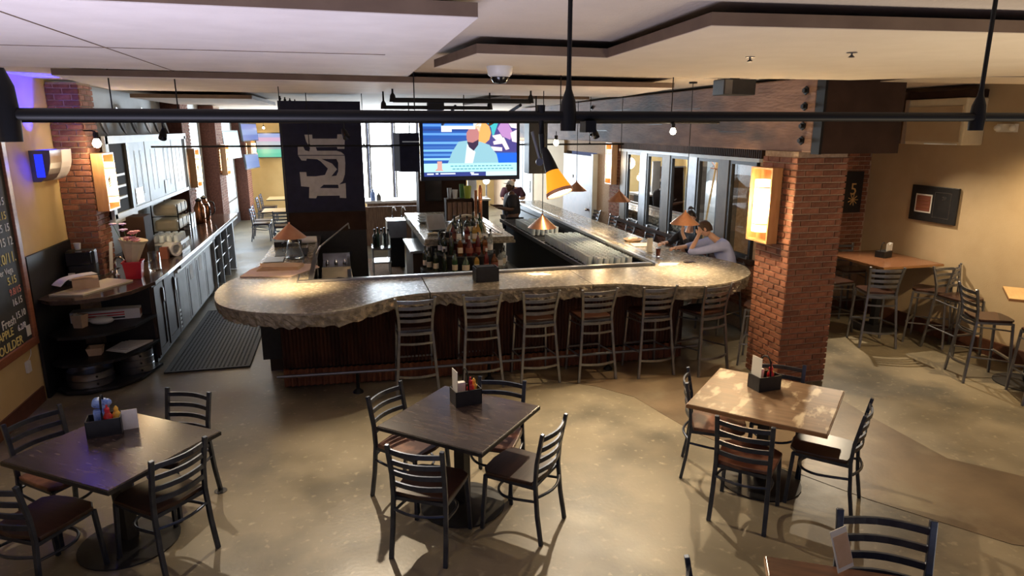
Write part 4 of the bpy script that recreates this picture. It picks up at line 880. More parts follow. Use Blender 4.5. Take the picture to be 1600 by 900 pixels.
for k in range(3): tag(MB().box(-.05, -.07, 0, .05, .07, .26).build('napkin_block', 'white_plastic', loc=(-2.78, 13.15 + k * .2, 1.101)), ('near', 'middle', 'far')[k] + ' white box before the coffee pots', 'box', 'white boxes on the counter')
# wall cabinet
wcab = thing('wall_cabinet', (0, 0, 0), 0, 'white framed wall cabinet with sliding glass doors above the left counter', 'cabinet')
X = -2.9
MB().box(-3.24, 9.66, 1.74, X - .02, 14.05, 2.78).build('carcass', 'timber_dark', wcab)
MB().box(X - .02, 9.62, 2.70, X + .02, 14.3, 2.80).build('top_rail', 'white_frame', wcab); MB().box(X - .02, 9.62, 1.74, X + .02, 14.2, 1.80).build('bottom_rail', 'white_frame', wcab)
MB().box(X - .02, 9.6, 1.74, X + .02, 9.72, 2.8).build('stile', 'white_frame', wcab); MB().box(X - .02, 14.12, 1.74, X + .02, 14.25, 2.75).build('stile', 'white_frame', wcab)
MB().box(-3.24, 9.6, 1.68, X + .02, 10.6, 1.74).build('underside_box', 'white_frame', wcab)
MB().box(X - .018, 9.73, 1.8, X - .012, 10.45, 2.7).build('bay_shade_panel', 'black_cloth', wcab)  # flat black panel stands in for the shade inside the open bay
for z in (1.98, 2.13, 2.28): MB().box(X - .012, 9.75, z, X + .03, 10.2, z + .03).build('bay_shelf', 'white_frame', wcab)
MB().box(X - .01, 10.45, 1.8, X + .02, 10.55, 2.7).build('divider', 'black', wcab)
for k in range(4):
    y0 = 10.57 + k * .84; dd = MB().box(X - .012, y0, 1.80, X + .005 + .006 * (k % 2), y0 + .83, 2.70).build('sliding_door', 'glass_reflection_tint', wcab)
    MB().box(X + .012, y0 + .27, 1.95, X + .015, y0 + .29, 2.58).build('finger_groove', 'black', dd); MB().box(X + .012, y0 + .55, 1.95, X + .015, y0 + .57, 2.58).build('finger_groove', 'black', dd)
    if k in (0, 2): MB().box(X + .012, y0 + .1, 1.83, X + .015, y0 + .45, 2.05).build('notice', 'steel' if k == 0 else 'cabinet', dd)
MB().box(X - .01, 13.93, 1.8, X + .01, 14.12, 2.7).build('dark_end_bay', 'black_cloth', wcab)
# silver platters standing on the cabinet
for k, (y, r) in enumerate(((10.1, .17), (10.9, .20), (11.5, .16), (12.2, .22), (12.8, .16), (13.4, .2))):
    pl = tag(MB().lathe([(0, 0), (r * .7, .0), (r, .03), (r * .98, .035), (r * .68, .01), (0, .01)], 22, (0, 0, r + .001), (1, .15, .25)).build('round_platter', 'steel_dark' if k % 3 else 'steel', None, True, loc=(-3.05, y, 2.79)), ('first', 'second', 'third', 'fourth', 'fifth', 'last')[k] + ' upright round platter from the near end on top of the wall cabinet', 'platter', 'platters on the cabinet')
# floor mat
mm = thing('rubber_floor_mat', (-1.74, 9.85, 0), 0, 'black perforated rubber mat on the floor before the left cabinets', 'mat')
mb = MB()
for k in range(19): mb.box(-.46 + k * .05, -1.42, 0.004, -.435 + k * .05, 1.42, .018)
for k in range(57): mb.box(-.46, -1.42 + k * .05, .004, .465, -1.395 + k * .05, .0175)
q = mb.build('mat_mesh', 'rubber', mm); q['kind'] = 'stuff'
MB().box(-.49, -1.45, 0, .49, -1.42, .02).box(-.49, 1.42, 0, .49, 1.45, .02).box(-.49, -1.42, 0, -.46, 1.42, .02).box(.46, -1.42, 0, .49, 1.42, .02).build('mat_border', 'rubber', mm)
# chalkboard
cbd = thing('chalkboard_menu', (-3.3, 7.84, .66), 0, 'large black chalk menu in a reddish wood frame on the left wall', 'chalkboard')
MB().box(0, -3.0, .08, .03, -.09, 2.14).build('board', 'chalk_black', cbd)
MB().box(0, -3.1, 0, .055, 0, .09).build('frame_rail', 'red_frame', cbd, bevel=.008); MB().box(0, -3.1, 2.13, .055, 0, 2.22).build('frame_rail', 'red_frame', cbd, bevel=.008)
MB().box(0, -.09, .09, .055, 0, 2.13).build('frame_rail', 'red_frame', cbd, bevel=.008)
def text(s, m, size, parent, loc, rot, name='lettering', depth=.002, align='LEFT', sx=1):
    cu = bpy.data.curves.new('t', 'FONT'); cu.body = s; cu.size = size; cu.extrude = depth; cu.align_x = align; cu.resolution_u = 2
    o = bpy.data.objects.new('t', cu); COL.objects.link(o); dg = bpy.context.evaluated_depsgraph_get()
    me = bpy.data.meshes.new_from_object(o.evaluated_get(dg)); me.name = name; me.materials.clear(); me.materials.append(M[m])
    bpy.data.objects.remove(o); r = bpy.data.objects.new(name, me); COL.objects.link(r); r.parent = parent; r.location = loc; r.rotation_euler = rot; r.scale = (sx, 1, 1)
    return r
RW = (PI / 2, 0, PI / 2)       # lettering on the left wall, reading towards +Y
for s, m, sz, y, z in (('8.15', 'chalk_white', .10, -.42, 1.95), ('16.12', 'chalk_white', .10, -.42, 1.78), ('10', 'chalk_red', .11, -.32, 1.66), ('8 15', 'chalk_white', .11, -.38, 1.50), ('9.15', 'chalk_yellow', .11, -.38, 1.36), ('8.5 15', 'chalk_white', .11, -.44, 1.24), ('15 12', 'chalk_white', .12, -.42, 1.10),
                       ('20  7.0/11.', 'chalk_yellow', .15, -.78, .93), ('Denver Vega', 'chalk_white', .09, -.72, .83), ('5.15', 'chalk_yellow', .11, -.40, .72), ('9.8/15', 'chalk_red', .10, -.40, .61), ('16.15', 'chalk_white', .10, -.38, .50), ('15.10', 'chalk_white', .10, -.36, .36),
                       ('Fresh', 'chalk_white', .13, -.66, .33), ('PINEAPPLE', 'chalk_yellow', .115, -1.00, .235), ('6.2/8', 'chalk_white', .09, -.36, .235), ('BEERS BOULDER', 'chalk_yellow', .13, -1.25, .10)):
    text(s, m, sz, cbd, (.032, y, z), RW)
MB().box(.031, -.19, .13, .034, -.10, .24).build('taped_note', 'paper', cbd)
ot = tag(MB().box(-3.299, 7.55, .42, -3.27, 7.63, .54).build('wall_outlet_adapter', 'white_plastic', bevel=.004), 'white plug adapter on the yellow wall below the chalkboard', 'outlet')
MB().tube(smooth3([(-3.28, 7.60, .54), (-3.27, 7.66, .6), (-3.28, 7.68, .68)]), .004, 5).build('cord', 'white_plastic', ot)
# blue lit wall sconce
bs = thing('blue_wall_speaker_light', (-3.3, 8.78, 2.32), 0, 'grey and white wall fixture glowing blue upward on the left wall', 'wall light')
prof = [(-.0, 0), (.08, .0), (.12, .03), (.155, .08), (.18, .14), (.195, .20), (.202, .27), (.205, .34), (0, .34)]
def side(y0, y1, m, nm):
    n = len(prof); vs = [(x, y0, z) for x, z in prof] + [(x, y1, z) for x, z in prof]
    return MB().add(vs, [tuple(range(n))[::-1], tuple(range(n, 2 * n))] + [(i, (i + 1) % n, (i + 1) % n + n, i + n) for i in range(n)]).build(nm, m, bs)
side(-.32, .0, 'steel_dark', 'grey_shell'); side(.002, .30, 'white_plastic', 'white_shell')
MB().box(.05, -.326, .05, .13, -.321, .3).build('blue_strip', 'blue_led', bs); MB().box(.05, -.28, .341, .13, .1, .344).build('blue_strip', 'blue_led', bs)
light('SPOT', 'blue_uplight', (-3.12, 8.62, 2.68), 120, (.008, .012, 1), .04, (-3.27, 8.50, 3.5), angle=62, blend=.5)
light('SPOT', 'blue_sidelight', (-3.1, 8.38, 2.5), 2, (.008, .012, 1), .04, (-3.3, 8.2, 2.4), angle=140, blend=.8)
# ================================================================== WOODEN LAMP BOXES
def lampbox(loc, rz, w_, h_, label, power=14, group='lit paper lamp boxes'):
    o = thing('lamp_box', loc, rz, label, 'wall lamp', group)          # outward = local +X
    d = .13
    MB().box(0, -w_ / 2, 0, .012, w_ / 2, h_).build('back_board', 'wood_box', o)
    MB().box(.012, -w_ / 2, 0, d, -w_ / 2 + .02, h_).build('side_board', 'wood_box', o); MB().box(.012, w_ / 2 - .02, 0, d, w_ / 2, h_).build('side_board', 'wood_box', o)
    MB().box(.012, -w_ / 2 + .02, 0, d, w_ / 2 - .02, .02).build('bottom_board', 'wood_box', o); MB().box(.012, -w_ / 2 + .02, h_ - .02, d, w_ / 2 - .02, h_).build('top_board', 'wood_box', o)
    MB().tube([(.075, 0, h_ * .14), (.075, 0, h_ * .84)], w_ * .27, 14).build('paper_shade', 'lamp_paper', o, smooth=True)
    for z in (.24, .73): MB().tube([(.075, 0, h_ * z), (.075, 0, h_ * z + .012)], w_ * .275, 14).build('band', 'wood_box', o)
    tw_ = MB()
    for k in range(5): tw_.tube([(d + .005, -w_ * .3, h_ * .42 + k * .02), (d + .02, -w_ * .3 + .03 + .01 * k, h_ * .45 + k * .035)], .005, 5)
    tw_.build('twig_ornament', 'timber_dark', o)
    if power:
        v = Vector(loc) + Matrix.Rotation(rz, 3, 'Z') @ Vector((.30, 0, h_ * .5)); light('POINT', 'lamp_box_light', v, power, WARM, .12)
    return o
lampbox((4.705, 6.66, 1.63), PI, .40, .84, 'wooden lamp box on the lit side of the square brick pillar', 25)
lampbox((-2.93, 9.38, 1.90), 0, .42, .70, 'wooden lamp box on the near left brick pillar', 9)
lampbox((5.565, 13.27, 1.75), PI, .34, .85, 'tall lamp box between the brewery windows and the brown door', 8)
lampbox((-2.9, 14.6, 1.75), 0, .42, .75, 'lamp box beyond the end of the white wall cabinet', 6)
lampbox((-2.89, 18.3, 1.75), 0, .5, .75, 'lamp box under the first tilted wall screen', 8)
lampbox((-2.89, 23.4, 1.75), 0, .6, .8, 'farthest lamp box near the yellow back wall', 8)
sb = bulb(-2.78, 8.98, 2.72, 'amber bulb in a bracket on the near left pillar', 6, (-3.0, 9.4, 2.2), glow='bulb', r=.05)
MB().tube([(0, 0, .13), (-.05, .06, .15), (-.19, .19, .15)], .01, 6).build('bracket_arm', 'iron', sb)
# ================================================================== LAMPS
def cone(x, y, z, label, power):
    o = thing('copper_pendant_lamp', (x, y, z), 0, label, 'pendant lamp', 'copper cone pendants over the bar')
    MB().lathe([(.185, 0), (.012, .155), (.009, .152), (.182, -.0)], 32, cap=False).build('cone_shade', 'copper', o, smooth=True)
    MB().lathe([(.012, .15), (.014, .175), (0, .18)], 10).build('finial', 'copper', o)
    MB().tube([(0, 0, .17), (0, 0, 3.45 - z)], .005, 6).build('rod', 'iron', o)
    MB().lathe([(.05, 3.43 - z), (.05, 3.45 - z), (0, 3.45 - z)], 12).build('ceiling_cap', 'iron', o)
    MB().ball((0, 0, .03), .028, 8, 6).build('bulb', 'bulb', o, smooth=True)
    light('SPOT', 'pendant_light', (x, y, z - .02), power, WARM, .03, (x, y, 0), angle=105, blend=.7)
cone(-.62, 7.95, 1.68, 'copper cone lamp over the left rounded end of the bar', 34)
cone(2.45, 8.12, 1.66, 'copper cone lamp over the middle front of the bar', 22)
cone(4.24, 7.72, 1.70, 'copper cone lamp in front of the two seated people', 34)
cone(4.13, 9.6, 1.80, 'copper cone lamp over the right arm before the windows', 30)
cone(4.00, 11.2, 1.82, 'farthest copper cone lamp over the right arm of the bar', 26)
bulb(3.62, 6.98, 2.86, 'bright small bulb hanging before the timber beam', 70, (3.6, 5.6, 0), 120)
bulb(2.58, 8.0, 2.72, 'small bulb hanging right of the television', 12)
bulb(7.05, 5.3, 2.82, 'small bulb near the exit fitting on the right wall', 80, (8.1, 5.5, .9), 130)
for k, (x, y) in enumerate(((-2.9, 24.2), (-2.45, 24.2))): bulb(x, y, 2.9, stem=.55, label=('left', 'right')[k] + ' tiny bulb above the far wall screen', power=10, aim=(x, 25, 2.0))
# amber clamp spotlight hung from the pipe
am = thing('amber_spotlight', (0, 0, 0), 0, 'large spotlight with glowing amber shade clamped under the black pipe', 'spotlight')
a0 = atY(845, 178, 2.3); a1 = atY(848, 240, 2.3); ax = Vector((.26, -.42, -1)).normalized(); top = atY(853, 240, 2.28)
MB().tube([a0 + Vector((0, 0, .03)), a0, (a0 + a1) / 2, a1], [.016, .015, .011, .008], 10).build('clamp_stem', 'iron', am, smooth=True)
MB().tube([a0 + Vector((-.03, 0, -.06)), a0 + Vector((.0, 0, -.16))], .006, 6).build('clamp_lever', 'steel_dark', am)
MB().lathe([(.010, .02), (.015, 0), (.021, -.04), (.024, -.07)], 16, top, -ax * -1 if False else -ax).build('lamp_housing', 'iron', am, smooth=True)
p0 = top + ax * .068
MB().lathe([(.024, 0), (.032, -.028), (.044, -.065), (.047, -.074)], 20, p0, -ax, cap=False).build('amber_shade', 'amber_glow', am, smooth=True)
MB().lathe([(.048, -.072), (.049, -.084), (.045, -.084)], 20, p0, -ax, cap=False).build('shade_rim', 'copper', am, smooth=True)
MB().lathe([(.0445, -.080), (0, -.082)], 20, p0, -ax).build('lens', 'lens_glow', am)
MB().lathe([(.013, 0), (.013, .006), (0, .006)], 14, atY(843, 253, 2.2), (-.2, -1, 0)).build('tilt_knob', 'steel_dark', am)
light('SPOT', 'amber_spot_beam', p0 + ax * .12, 38, (1, .80, .55), .03, p0 + ax * 3, angle=70, blend=.8)
# other track heads aimed at the tables
heads = [((7.3, 8.4, 3.2), (6.7, 6.0, 0), 170, 'spot head in the alcove behind the beam end'), ((-1.6, 7.0, 2.85), (-1.7, 5.2, .7), 55, 'black spot head over the left table'), ((.05, 7.0, 2.85), (.95, 4.7, .2), 185, 'black spot head over the middle table'), ((2.7, 7.0, 2.85), (2.9, 4.6, .1), 210, 'black spot head over the worn table')]
for loc, tgt, pw, lb in heads:
    o = thing('track_spot', loc, 0, lb, 'spotlight', 'track spot heads'); dr_ = (Vector(tgt) - Vector(loc)).normalized()
    MB().lathe([(.02, -.05), (.032, 0), (.036, .06), (.034, .06), (.0, .03)], 12, (0, 0, 0), dr_).build('head', 'iron', o, smooth=True); MB().tube([(0, 0, .02), (0, 0, .11 if loc[2] < 3 else .25)], .006, 6).build('stem', 'iron', o)
    light('SPOT', 'track_light', Vector(loc) + dr_ * .08, pw, (1, .82, .58), .025, tgt, angle=88, blend=.8)
# rig above the television
rg = thing('ceiling_rig', (0, 0, 0), 0, 'black pipe rig with clamps holding the television', 'rig')
for (a, b, z, y, r) in ((.62, 2.28, 3.215, 8.1, .028), (.55, 1.9, 3.15, 8.7, .025)):
    MB().tube([(a, y, z), (b, y, z)], r, 10).build('rig_pipe', 'iron', rg)
    for x in (a, b): MB().lathe([(.04, -.02), (.03, .05), (.012, .08), (.008, 3.45 - z)], 10, (x, y, z)).build('hanger', 'iron', rg, smooth=True)
for x in (1.45, 2.15): MB().tube([(x, 8.7 if x < 2 else 8.1, 3.17), (x, 9.85, 2.95)], .02, 8).build('bracket', 'iron', rg)
MB().box(1.1, 8.65, 3.12, 1.3, 8.8, 3.21).build('clamp', 'iron', rg)
tv = thing('television', (1.87, 9.9, 2.14), 0, 'large television hanging over the bar showing a suited presenter', 'television')
Wt, Ht = 1.50, .89
MB().box(-Wt / 2, 0, 0, Wt / 2, .07, Ht).build('casing', 'black_gloss', tv, bevel=.006)
def scr(nm, pts, col, s=1.0, lay=0, par=None, zoff=0):
    s *= .42
    """flat picture element on the screen; pts in zoomed screen coordinates 0..1"""
    m = flat('px_%02d%02d%02d_%d' % (int(col[0] * 99), int(col[1] * 99), int(col[2] * 99), int(s * 100)), col, s)
    w0, h0 = Wt - .10, Ht - .11; vs = [(-w0 / 2 + x * w0, -.001 - .0006 * lay, .065 + (1 - y) * h0) for x, y in pts]
    tri = tessellate_polygon([[Vector((x, z, 0)) for x, _, z in vs]])
    return MB().add(vs, [tuple(t) for t in tri]).build(nm, m.name, par or tv)
S0 = scr('screen', [(0, 0), (1, 0), (1, 1), (0, 1)], (.02, .10, .42), 1.3)
for k, (y, c) in enumerate(((.04, (.10, .3, .75)), (.12, (.02, .06, .28)), (.2, (.12, .34, .8)), (.30, (.03, .10, .4)), (.36, (.16, .42, .9)), (.44, (.05, .16, .5)), (.5, (.2, .5, .95)), (.58, (.1, .3, .7)), (.66, (.3, .62, .95)))): scr('screen_band', [(0, y), (.55, y), (.55, y + .045), (0, y + .04)], c, 1.3, 1, S0)
scr('screen_panel', [(.53, 0), (1, 0), (1, .56), (.53, .56)], (.06, .05, .25), 1.2, 1, S0)
scr('screen_panel', [(.53, 0), (.62, 0), (.6, .18), (.53, .1)], (.75, .85, .9), 1.3, 2, S0)
import math as _m
scr('screen_disc', [(.62 + .10 * _m.cos(t / 10 * 6.283), .2 + .21 * _m.sin(t / 10 * 6.283)) for t in range(10)], (1, .42, .12), 1.3, 2, S0)
scr('screen_panel', [(.67, 0), (.8, 0), (.74, .3), (.72, .1)], (.05, .55, .6), 1.2, 3, S0)
scr('screen_disc', [(.83, 0), (.9, 0), (.96, .2), (.93, .33), (.84, .26), (.79, .12)], (.5, .25, .55), 1.3, 4, S0)
for q in ([(.73, .25), (.82, .22), (.86, .32), (.77, .33)], [(.74, .36), (.86, .28), (.92, .5), (.88, .52), (.84, .4), (.75, .42)], [(.9, .0), (1, 0), (1, .12), (.94, .1)], [(.93, .2), (1, .14), (1, .38), (.95, .36)], [(.72, .45), (.84, .47), (.84, .54), (.72, .53)]): scr('screen_hand', q, (.95, .75, .78), 1.3, 5, S0)
scr('screen_suit', [(.22, .9), (.3, .55), (.37, .36), (.46, .34), (.6, .36), (.7, .42), (.78, .6), (.82, .9)], (.30, .58, .68), 1.2, 6, S0)
scr('screen_shirt', [(.42, .9), (.46, .4), (.55, .55), (.5, .9)], (.8, .92, .95), 1.2, 7, S0)
scr('screen_face', [(.455, .2), (.48, .13), (.57, .12), (.59, .2), (.58, .38), (.53, .5), (.48, .44), (.455, .3)], (.55, .22, .22), 1.2, 8, S0)
scr('screen_beard', [(.46, .36), (.52, .38), (.585, .32), (.58, .42), (.53, .53), (.48, .46)], (.04, .02, .06), 1.2, 9, S0)
scr('screen_block', [(.78, .58), (1, .58), (1, .77), (.8, .77)], (.0, .12, .85), 1.4, 7, S0)
scr('screen_banner', [(0, .76), (1, .76), (1, .93), (0, .93)], (.42, .85, .92), 1.4, 10, S0)
scr('screen_face_small', [(.14, .72), (.19, .72), (.19, .87), (.21, .9), (.11, .9), (.14, .85)], (.75, .4, .35), 1.2, 11, S0)
scr('screen_ticker', [(0, .92), (.66, .92), (.66, 1), (0, 1)], (.03, .05, .25), 1.2, 12, S0)
scr('screen_ticker', [(.66, .92), (1, .92), (1, 1), (.66, 1)], (.6, .88, .95), 1.4, 12, S0)
scr('screen_caption', [(.19, .07), (.55, .07), (.55, .13), (.30, .13), (.30, .18), (.19, .18)], (.85, .9, 1), 1.3, 12, S0)
for a, b, y in ((.03, .10, .955), (.12, .15, .95), (.17, .33, .95), (.49, .53, .94), (.5, .58, .97)): scr('screen_text_line', [(a, y - .012), (b, y - .012), (b, y + .014), (a, y + .014)], (.8, .85, 1), 1.3, 13, S0)
for a, b, y in ((.28, .95, .81), (.3, .97, .865)): 
    for k in range(16): scr('screen_text_line', [(a + (b - a) * k / 16, y - .01), (a + (b - a) * (k + .75) / 16, y - .01), (a + (b - a) * (k + .75) / 16, y + .012), (a + (b - a) * k / 16, y + .012)], (.16, .45, .55), 1.0, 13, S0)
sd = tag(MB().box(2.85, 10.2, 2.2, 3.15, 10.5, 2.98).build('hanging_speaker', 'black', bevel=.01), 'tall black cabinet hanging right of the television', 'speaker')
MB().tube([(3.0, 10.35, 2.98), (3.0, 10.35, 3.45)], .012, 6).build('rod', 'iron', sd)
hb = thing('hanging_side_screen', (0, 0, 0), 0, 'dark turned-away screen cabinet hanging left of the television', 'screen')
MB().prism([(1.08, 14.4), (1.17, 14.0), (1.62, 13.9), (1.62, 14.6)], 2.02, 2.80).build('cabinet', 'navy', hb); MB().tube([(1.4, 14.2, 2.8), (1.4, 14.2, 3.45)], .012, 6).build('rod', 'iron', hb)
MB().box(1.22, 13.86, 2.62, 1.6, 13.89, 2.64).build('edge_strip', 'steel', hb)  # thin steel strip across the upper cabinet front
# ================================================================== BANNER COLUMN
bc = thing('banner_column', (-.29, 12.2, 0), 0, 'tall dark column behind the bar clad in navy cloth', 'column')
MB().box(-.65, -.4, 0, .65, .5, 3.33).build('core', 'black', bc); MB().box(-.655, -.405, 1.18, .655, .505, 1.5).build('brown_band', 'timber_dark', bc)
bn = thing('navy_banner', (0, 0, 0), 0, 'navy hanging banner with a large grey interlocked sports logo', 'banner')
A = atY(433, 157, 11.78); B = atY(566, 330, 11.78)
MB().box(A.x, 11.765, 1.52, .36, 11.78, 3.33).build('cloth', 'navy', bn)
def zc(X_, Y_): return atY(330 + X_ / 4.5, 130 + Y_ / 4.5, 11.76)
def shape(outer, holes=(), nm='logo_shape'):
    loops = [[zc(*p) for p in outer]] + [[zc(*p) for p in h] for h in holes]
    l2 = [[Vector((v.x, v.z, 0)) for v in l] for l in loops]; tri = tessellate_polygon(l2); flatv = [v for l in loops for v in l]
    vs = [(v.x, 11.762, v.z) for v in flatv]; MB().add(vs, [tuple(t) for t in tri]).build(nm, 'logo_grey', bn)
shape([(655, 362), (710, 362), (712, 390), (885, 390), (887, 360), (940, 358), (937, 462), (887, 462), (885, 448), (735, 450), (745, 475), (880, 475), (915, 485), (938, 505), (610, 505), (608, 445), (645, 443), (660, 472), (690, 480), (695, 455), (668, 410)])
shape([(612, 510), (938, 510), (943, 560), (940, 640), (925, 690), (900, 712), (945, 702), (950, 808), (905, 806), (903, 790), (745, 792), (738, 810), (688, 808), (690, 730), (632, 725), (622, 625), (668, 625), (672, 655), (735, 655), (800, 645), (820, 600), (770, 550), (745, 535), (672, 530), (668, 545), (635, 543)],
      [[(775, 533), (880, 533), (893, 560), (893, 620), (880, 650), (845, 655), (885, 605), (850, 565)], [(765, 737), (790, 714), (893, 714), (896, 738)]])
# ================================================================== SCREENS FAR LEFT
def wallscreen(cx, cy, z0, w_, h_, rz, tilt, cols, label, bracket=True):
    o = thing('wall_screen', (cx, cy, z0), rz, label, 'television')
    mb = MB(); mb.T = Matrix.Rotation(tilt, 4, 'X'); mb.box(-w_ / 2, 0, 0, w_ / 2, .05, h_); mb.build('casing', 'black', o)
    n = len(cols)
    for k, c in enumerate(cols):
        m = flat('ws_%02d%02d%02d' % tuple(int(v * 99) for v in c), c, .33); mb = MB(); mb.T = Matrix.Rotation(tilt, 4, 'X')
        mb.box(-w_ / 2 + .03, -.004, .03 + (h_ - .06) * k / n, w_ / 2 - .03, -.001, .03 + (h_ - .06) * (k + 1) / n); mb.build('screen_area', m.name, o)
    if bracket: MB().tube([(0, .05, h_ * .5), (0, .3, h_ * .5)], .02, 6).build('bracket', 'iron', o)
    return o
wallscreen(-2.32, 24.6, 1.9, .95, .85, 0, 0, ((.1, .7, .45), (.15, .75, .5), (.3, .45, .5), (.6, .65, .75), (.8, .5, .75), (.4, .5, .9)), 'far screen with a green field picture on the yellow back wall')
wallscreen(-2.78, 19.55, 2.1, 1.35, .74, 1.42, -.08, ((.3, .6, .65), (.2, .65, .65), (.35, .7, .75), (.4, .75, .8)), 'tilted bright screen on the second left brick pillar')
wallscreen(-2.72, 22.9, 2.5, 1.5, .55, 1.38, -.08, ((.15, .25, .7), (.3, .45, .9), (.2, .3, .8)), 'high blue screen on the far left pillar')
wallscreen(-2.68, 22.6, 1.66, 1.2, .46, 1.36, -.08, ((.1, .25, .7), (.15, .3, .75)), 'lower blue screen beyond the tilted bright one')
# daylight panes in the left wall between pillars
for k, (y0, y1) in enumerate(((15.2, 17.6), (19.2, 22.6))):
    wn = struct('window_%d' % (k + 5), MB().box(-3.27, y0, .75, -3.25, y1, .8).box(-3.27, y0, 3.1, -3.25, y1, 3.15).box(-3.27, y0, .75, -3.25, y0 + .05, 3.15).box(-3.27, y1 - .05, .75, -3.25, y1, 3.15).box(-3.27, (y0 + y1) / 2, .75, -3.25, (y0 + y1) / 2 + .05, 3.15), 'cabinet_grey')
    MB().box(-3.268, y0, .78, -3.262, y1, 3.12).build('frosted_pane', 'side_day', wn)
# far tables and chairs
ft = make_table('dining_table', -1.35, 18.9, 1.5, .9, .76, 0, 'table_light', 'pale table left of the banner column, nearer of the two', 'black')
make_table('dining_table', -1.5, 22.2, 1.6, 1.0, .76, 0, 'table_light', 'pale table by the yellow back wall', 'black')
for k, (x, y, f, lb) in enumerate(((-2.12, 18.6, (1, 0), 'dark chair at the left of the nearer pale table'), (-2.15, 19.2, (1, 0), 'dark chair behind the first at the nearer pale table'), (-1.55, 17.95, (0, 1), 'dark chair at the near side of the nearer pale table'), (-2.3, 21.6, (1, 0), 'chair at the left of the far pale table'), (-2.3, 22.6, (1, 0), 'farthest chair along the left aisle'), (-1.5, 23.2, (0, -1), 'chair against the yellow back wall'))):
    dup(ch0, (x, y, 0), face(*f), lb, 'chairs at the far pale tables')
tag(MB().box(-.08, -.08, 0, .08, .08, .22).build('napkin_dispenser', 'white_frame', loc=(-1.6, 22.0, .761)), 'white dispenser on the far pale table', 'dispenser')
tag(MB().lathe([(.3, 0), (.3, .02), (0, .02)], 20).build('round_tray', 'white_plastic', None, loc=(-1.05, 18.7, .761)), 'round white tray on the nearer pale table', 'tray')
# back bar area right of the column
bt = thing('back_wall_counter', (0, 0, 0), 0, 'long counter under the bright back windows', 'counter')
MB().box(.55, 17.6, 1.0, 3.0, 18.4, 1.06).build('top', 'white_plastic', bt); MB().box(.6, 17.65, 0, 2.95, 18.35, 1.0).build('base', 'barn_wood', bt)
fs_ = thing('far_bar_fridge', (0, 0, 0), 0, 'dark tall bar unit behind the island below the television', 'cabinet')
MB().box(1.75, 16.0, 0, 2.9, 16.6, 1.9).build('body', 'timber_dark', fs_); MB().box(1.9, 15.98, 1.2, 2.3, 16.0, 1.8).build('glass_door', 'black_gloss', fs_)
wt = thing('bright_work_table', (0, 0, 0), 0, 'brightly lit white work top beyond the island beside the bartender', 'table')
MB().box(2.85, 16.2, 1.15, 3.55, 16.9, 1.19).build('top', 'white_plastic', wt); MB().box(2.9, 16.25, 0, 3.5, 16.85, 1.15).build('base', 'black', wt)
pp = tag(MB().box(3.0, 16.35, 1.191, 3.22, 16.4, 2.05).build('paper_sign', 'white_frame'), 'tall pale sign standing on the bright work top', 'sign')
gl = thing('table_candle_lamp', (3.50, 16.5, 1.191), 0, 'small glowing round lamp before the bartender', 'lamp')
MB().ball((0, 0, .42), .085).build('globe', 'white_lit', gl, smooth=True); MB().lathe([(.05, 0), (.02, .05), (.02, .34), (0, .34)], 10).build('stand', 'steel', gl)
light('POINT', 'candle_lamp_light', (3.5, 16.35, 1.75), 8, (1, .9, .8), .08)
sn = thing('wash_sink', (0, 0, 0), 0, 'steel wash sink with faucet in front of the wooden back panel', 'sink')
MB().box(.85, 14.0, .66, 1.25, 14.5, 1.02).build('basin', 'steel', sn); MB().box(.9, 14.1, 0, 1.2, 14.4, .66).build('cabinet', 'black', sn)
for x in (1.0, 1.2): MB().tube(smooth3([(x, 14.45, 1.02), (x, 14.45, 1.2), (x + .04, 14.35, 1.26), (x + .07, 14.25, 1.2)]), .014, 6).build('faucet', 'chrome', sn, smooth=True)
ct = thing('steel_bottle_cart', (0, 0, 0), 0, 'small steel cart with bottles right of the navy column', 'cart')
for z in (.55, .28): MB().box(.50, 13.2, z, .86, 13.7, z + .03).build('cart_shelf', 'steel', ct)
for x in (.51, .84):
    for y in (13.22, 13.68): MB().tube([(x, y, 0), (x, y, .6)], .012, 6).build('leg', 'steel', ct)
for k in range(5): bottle(.56 + k * .065, 13.35 + .1 * (k % 2), .58, ('wine', 'tall')[k % 2], ('bottle_dark', 'bottle_green', 'bottle_clear', 'bottle_dark', 'bottle_clear')[k], None, 'black', ('leftmost', 'second', 'middle', 'fourth', 'rightmost')[k] + ' bottle on the small steel cart', 'bottles on the steel cart', 1.2)
tag(MB().box(.45, 12.9, .0, 1.1, 15.2, .02).build('rubber_runner', 'barn_wood'), 'brown floor runner behind the bar right of the column', 'mat')
struct('trim_4', MB().box(.4, 17.0, 0, 2.9, 17.1, .98), 'barn_wood')
for k, (x, m, h) in enumerate(((.75, 'blue_plastic', .3), (.9, 'steel_dark', .2), (2.0, 'bottle_dark', .3), (2.15, 'bottle_clear', .28), (2.3, 'bottle_dark', .32), (2.6, 'steel', .3))):
    tag(MB().lathe([(.06, 0), (.06, h * .6), (.025, h * .8), (.02, h), (0, h)], 10).build('jar', m, None, True, loc=(x, 17.8, 1.061)), ('blue jug at the left end of the window counter', 'short dark jar beside the blue jug', 'dark bottle on the window counter left of the unit', 'clear bottle on the window counter', 'second dark bottle on the window counter', 'steel jar at the right end of the window counter')[k], 'jar', 'containers on the window counter')
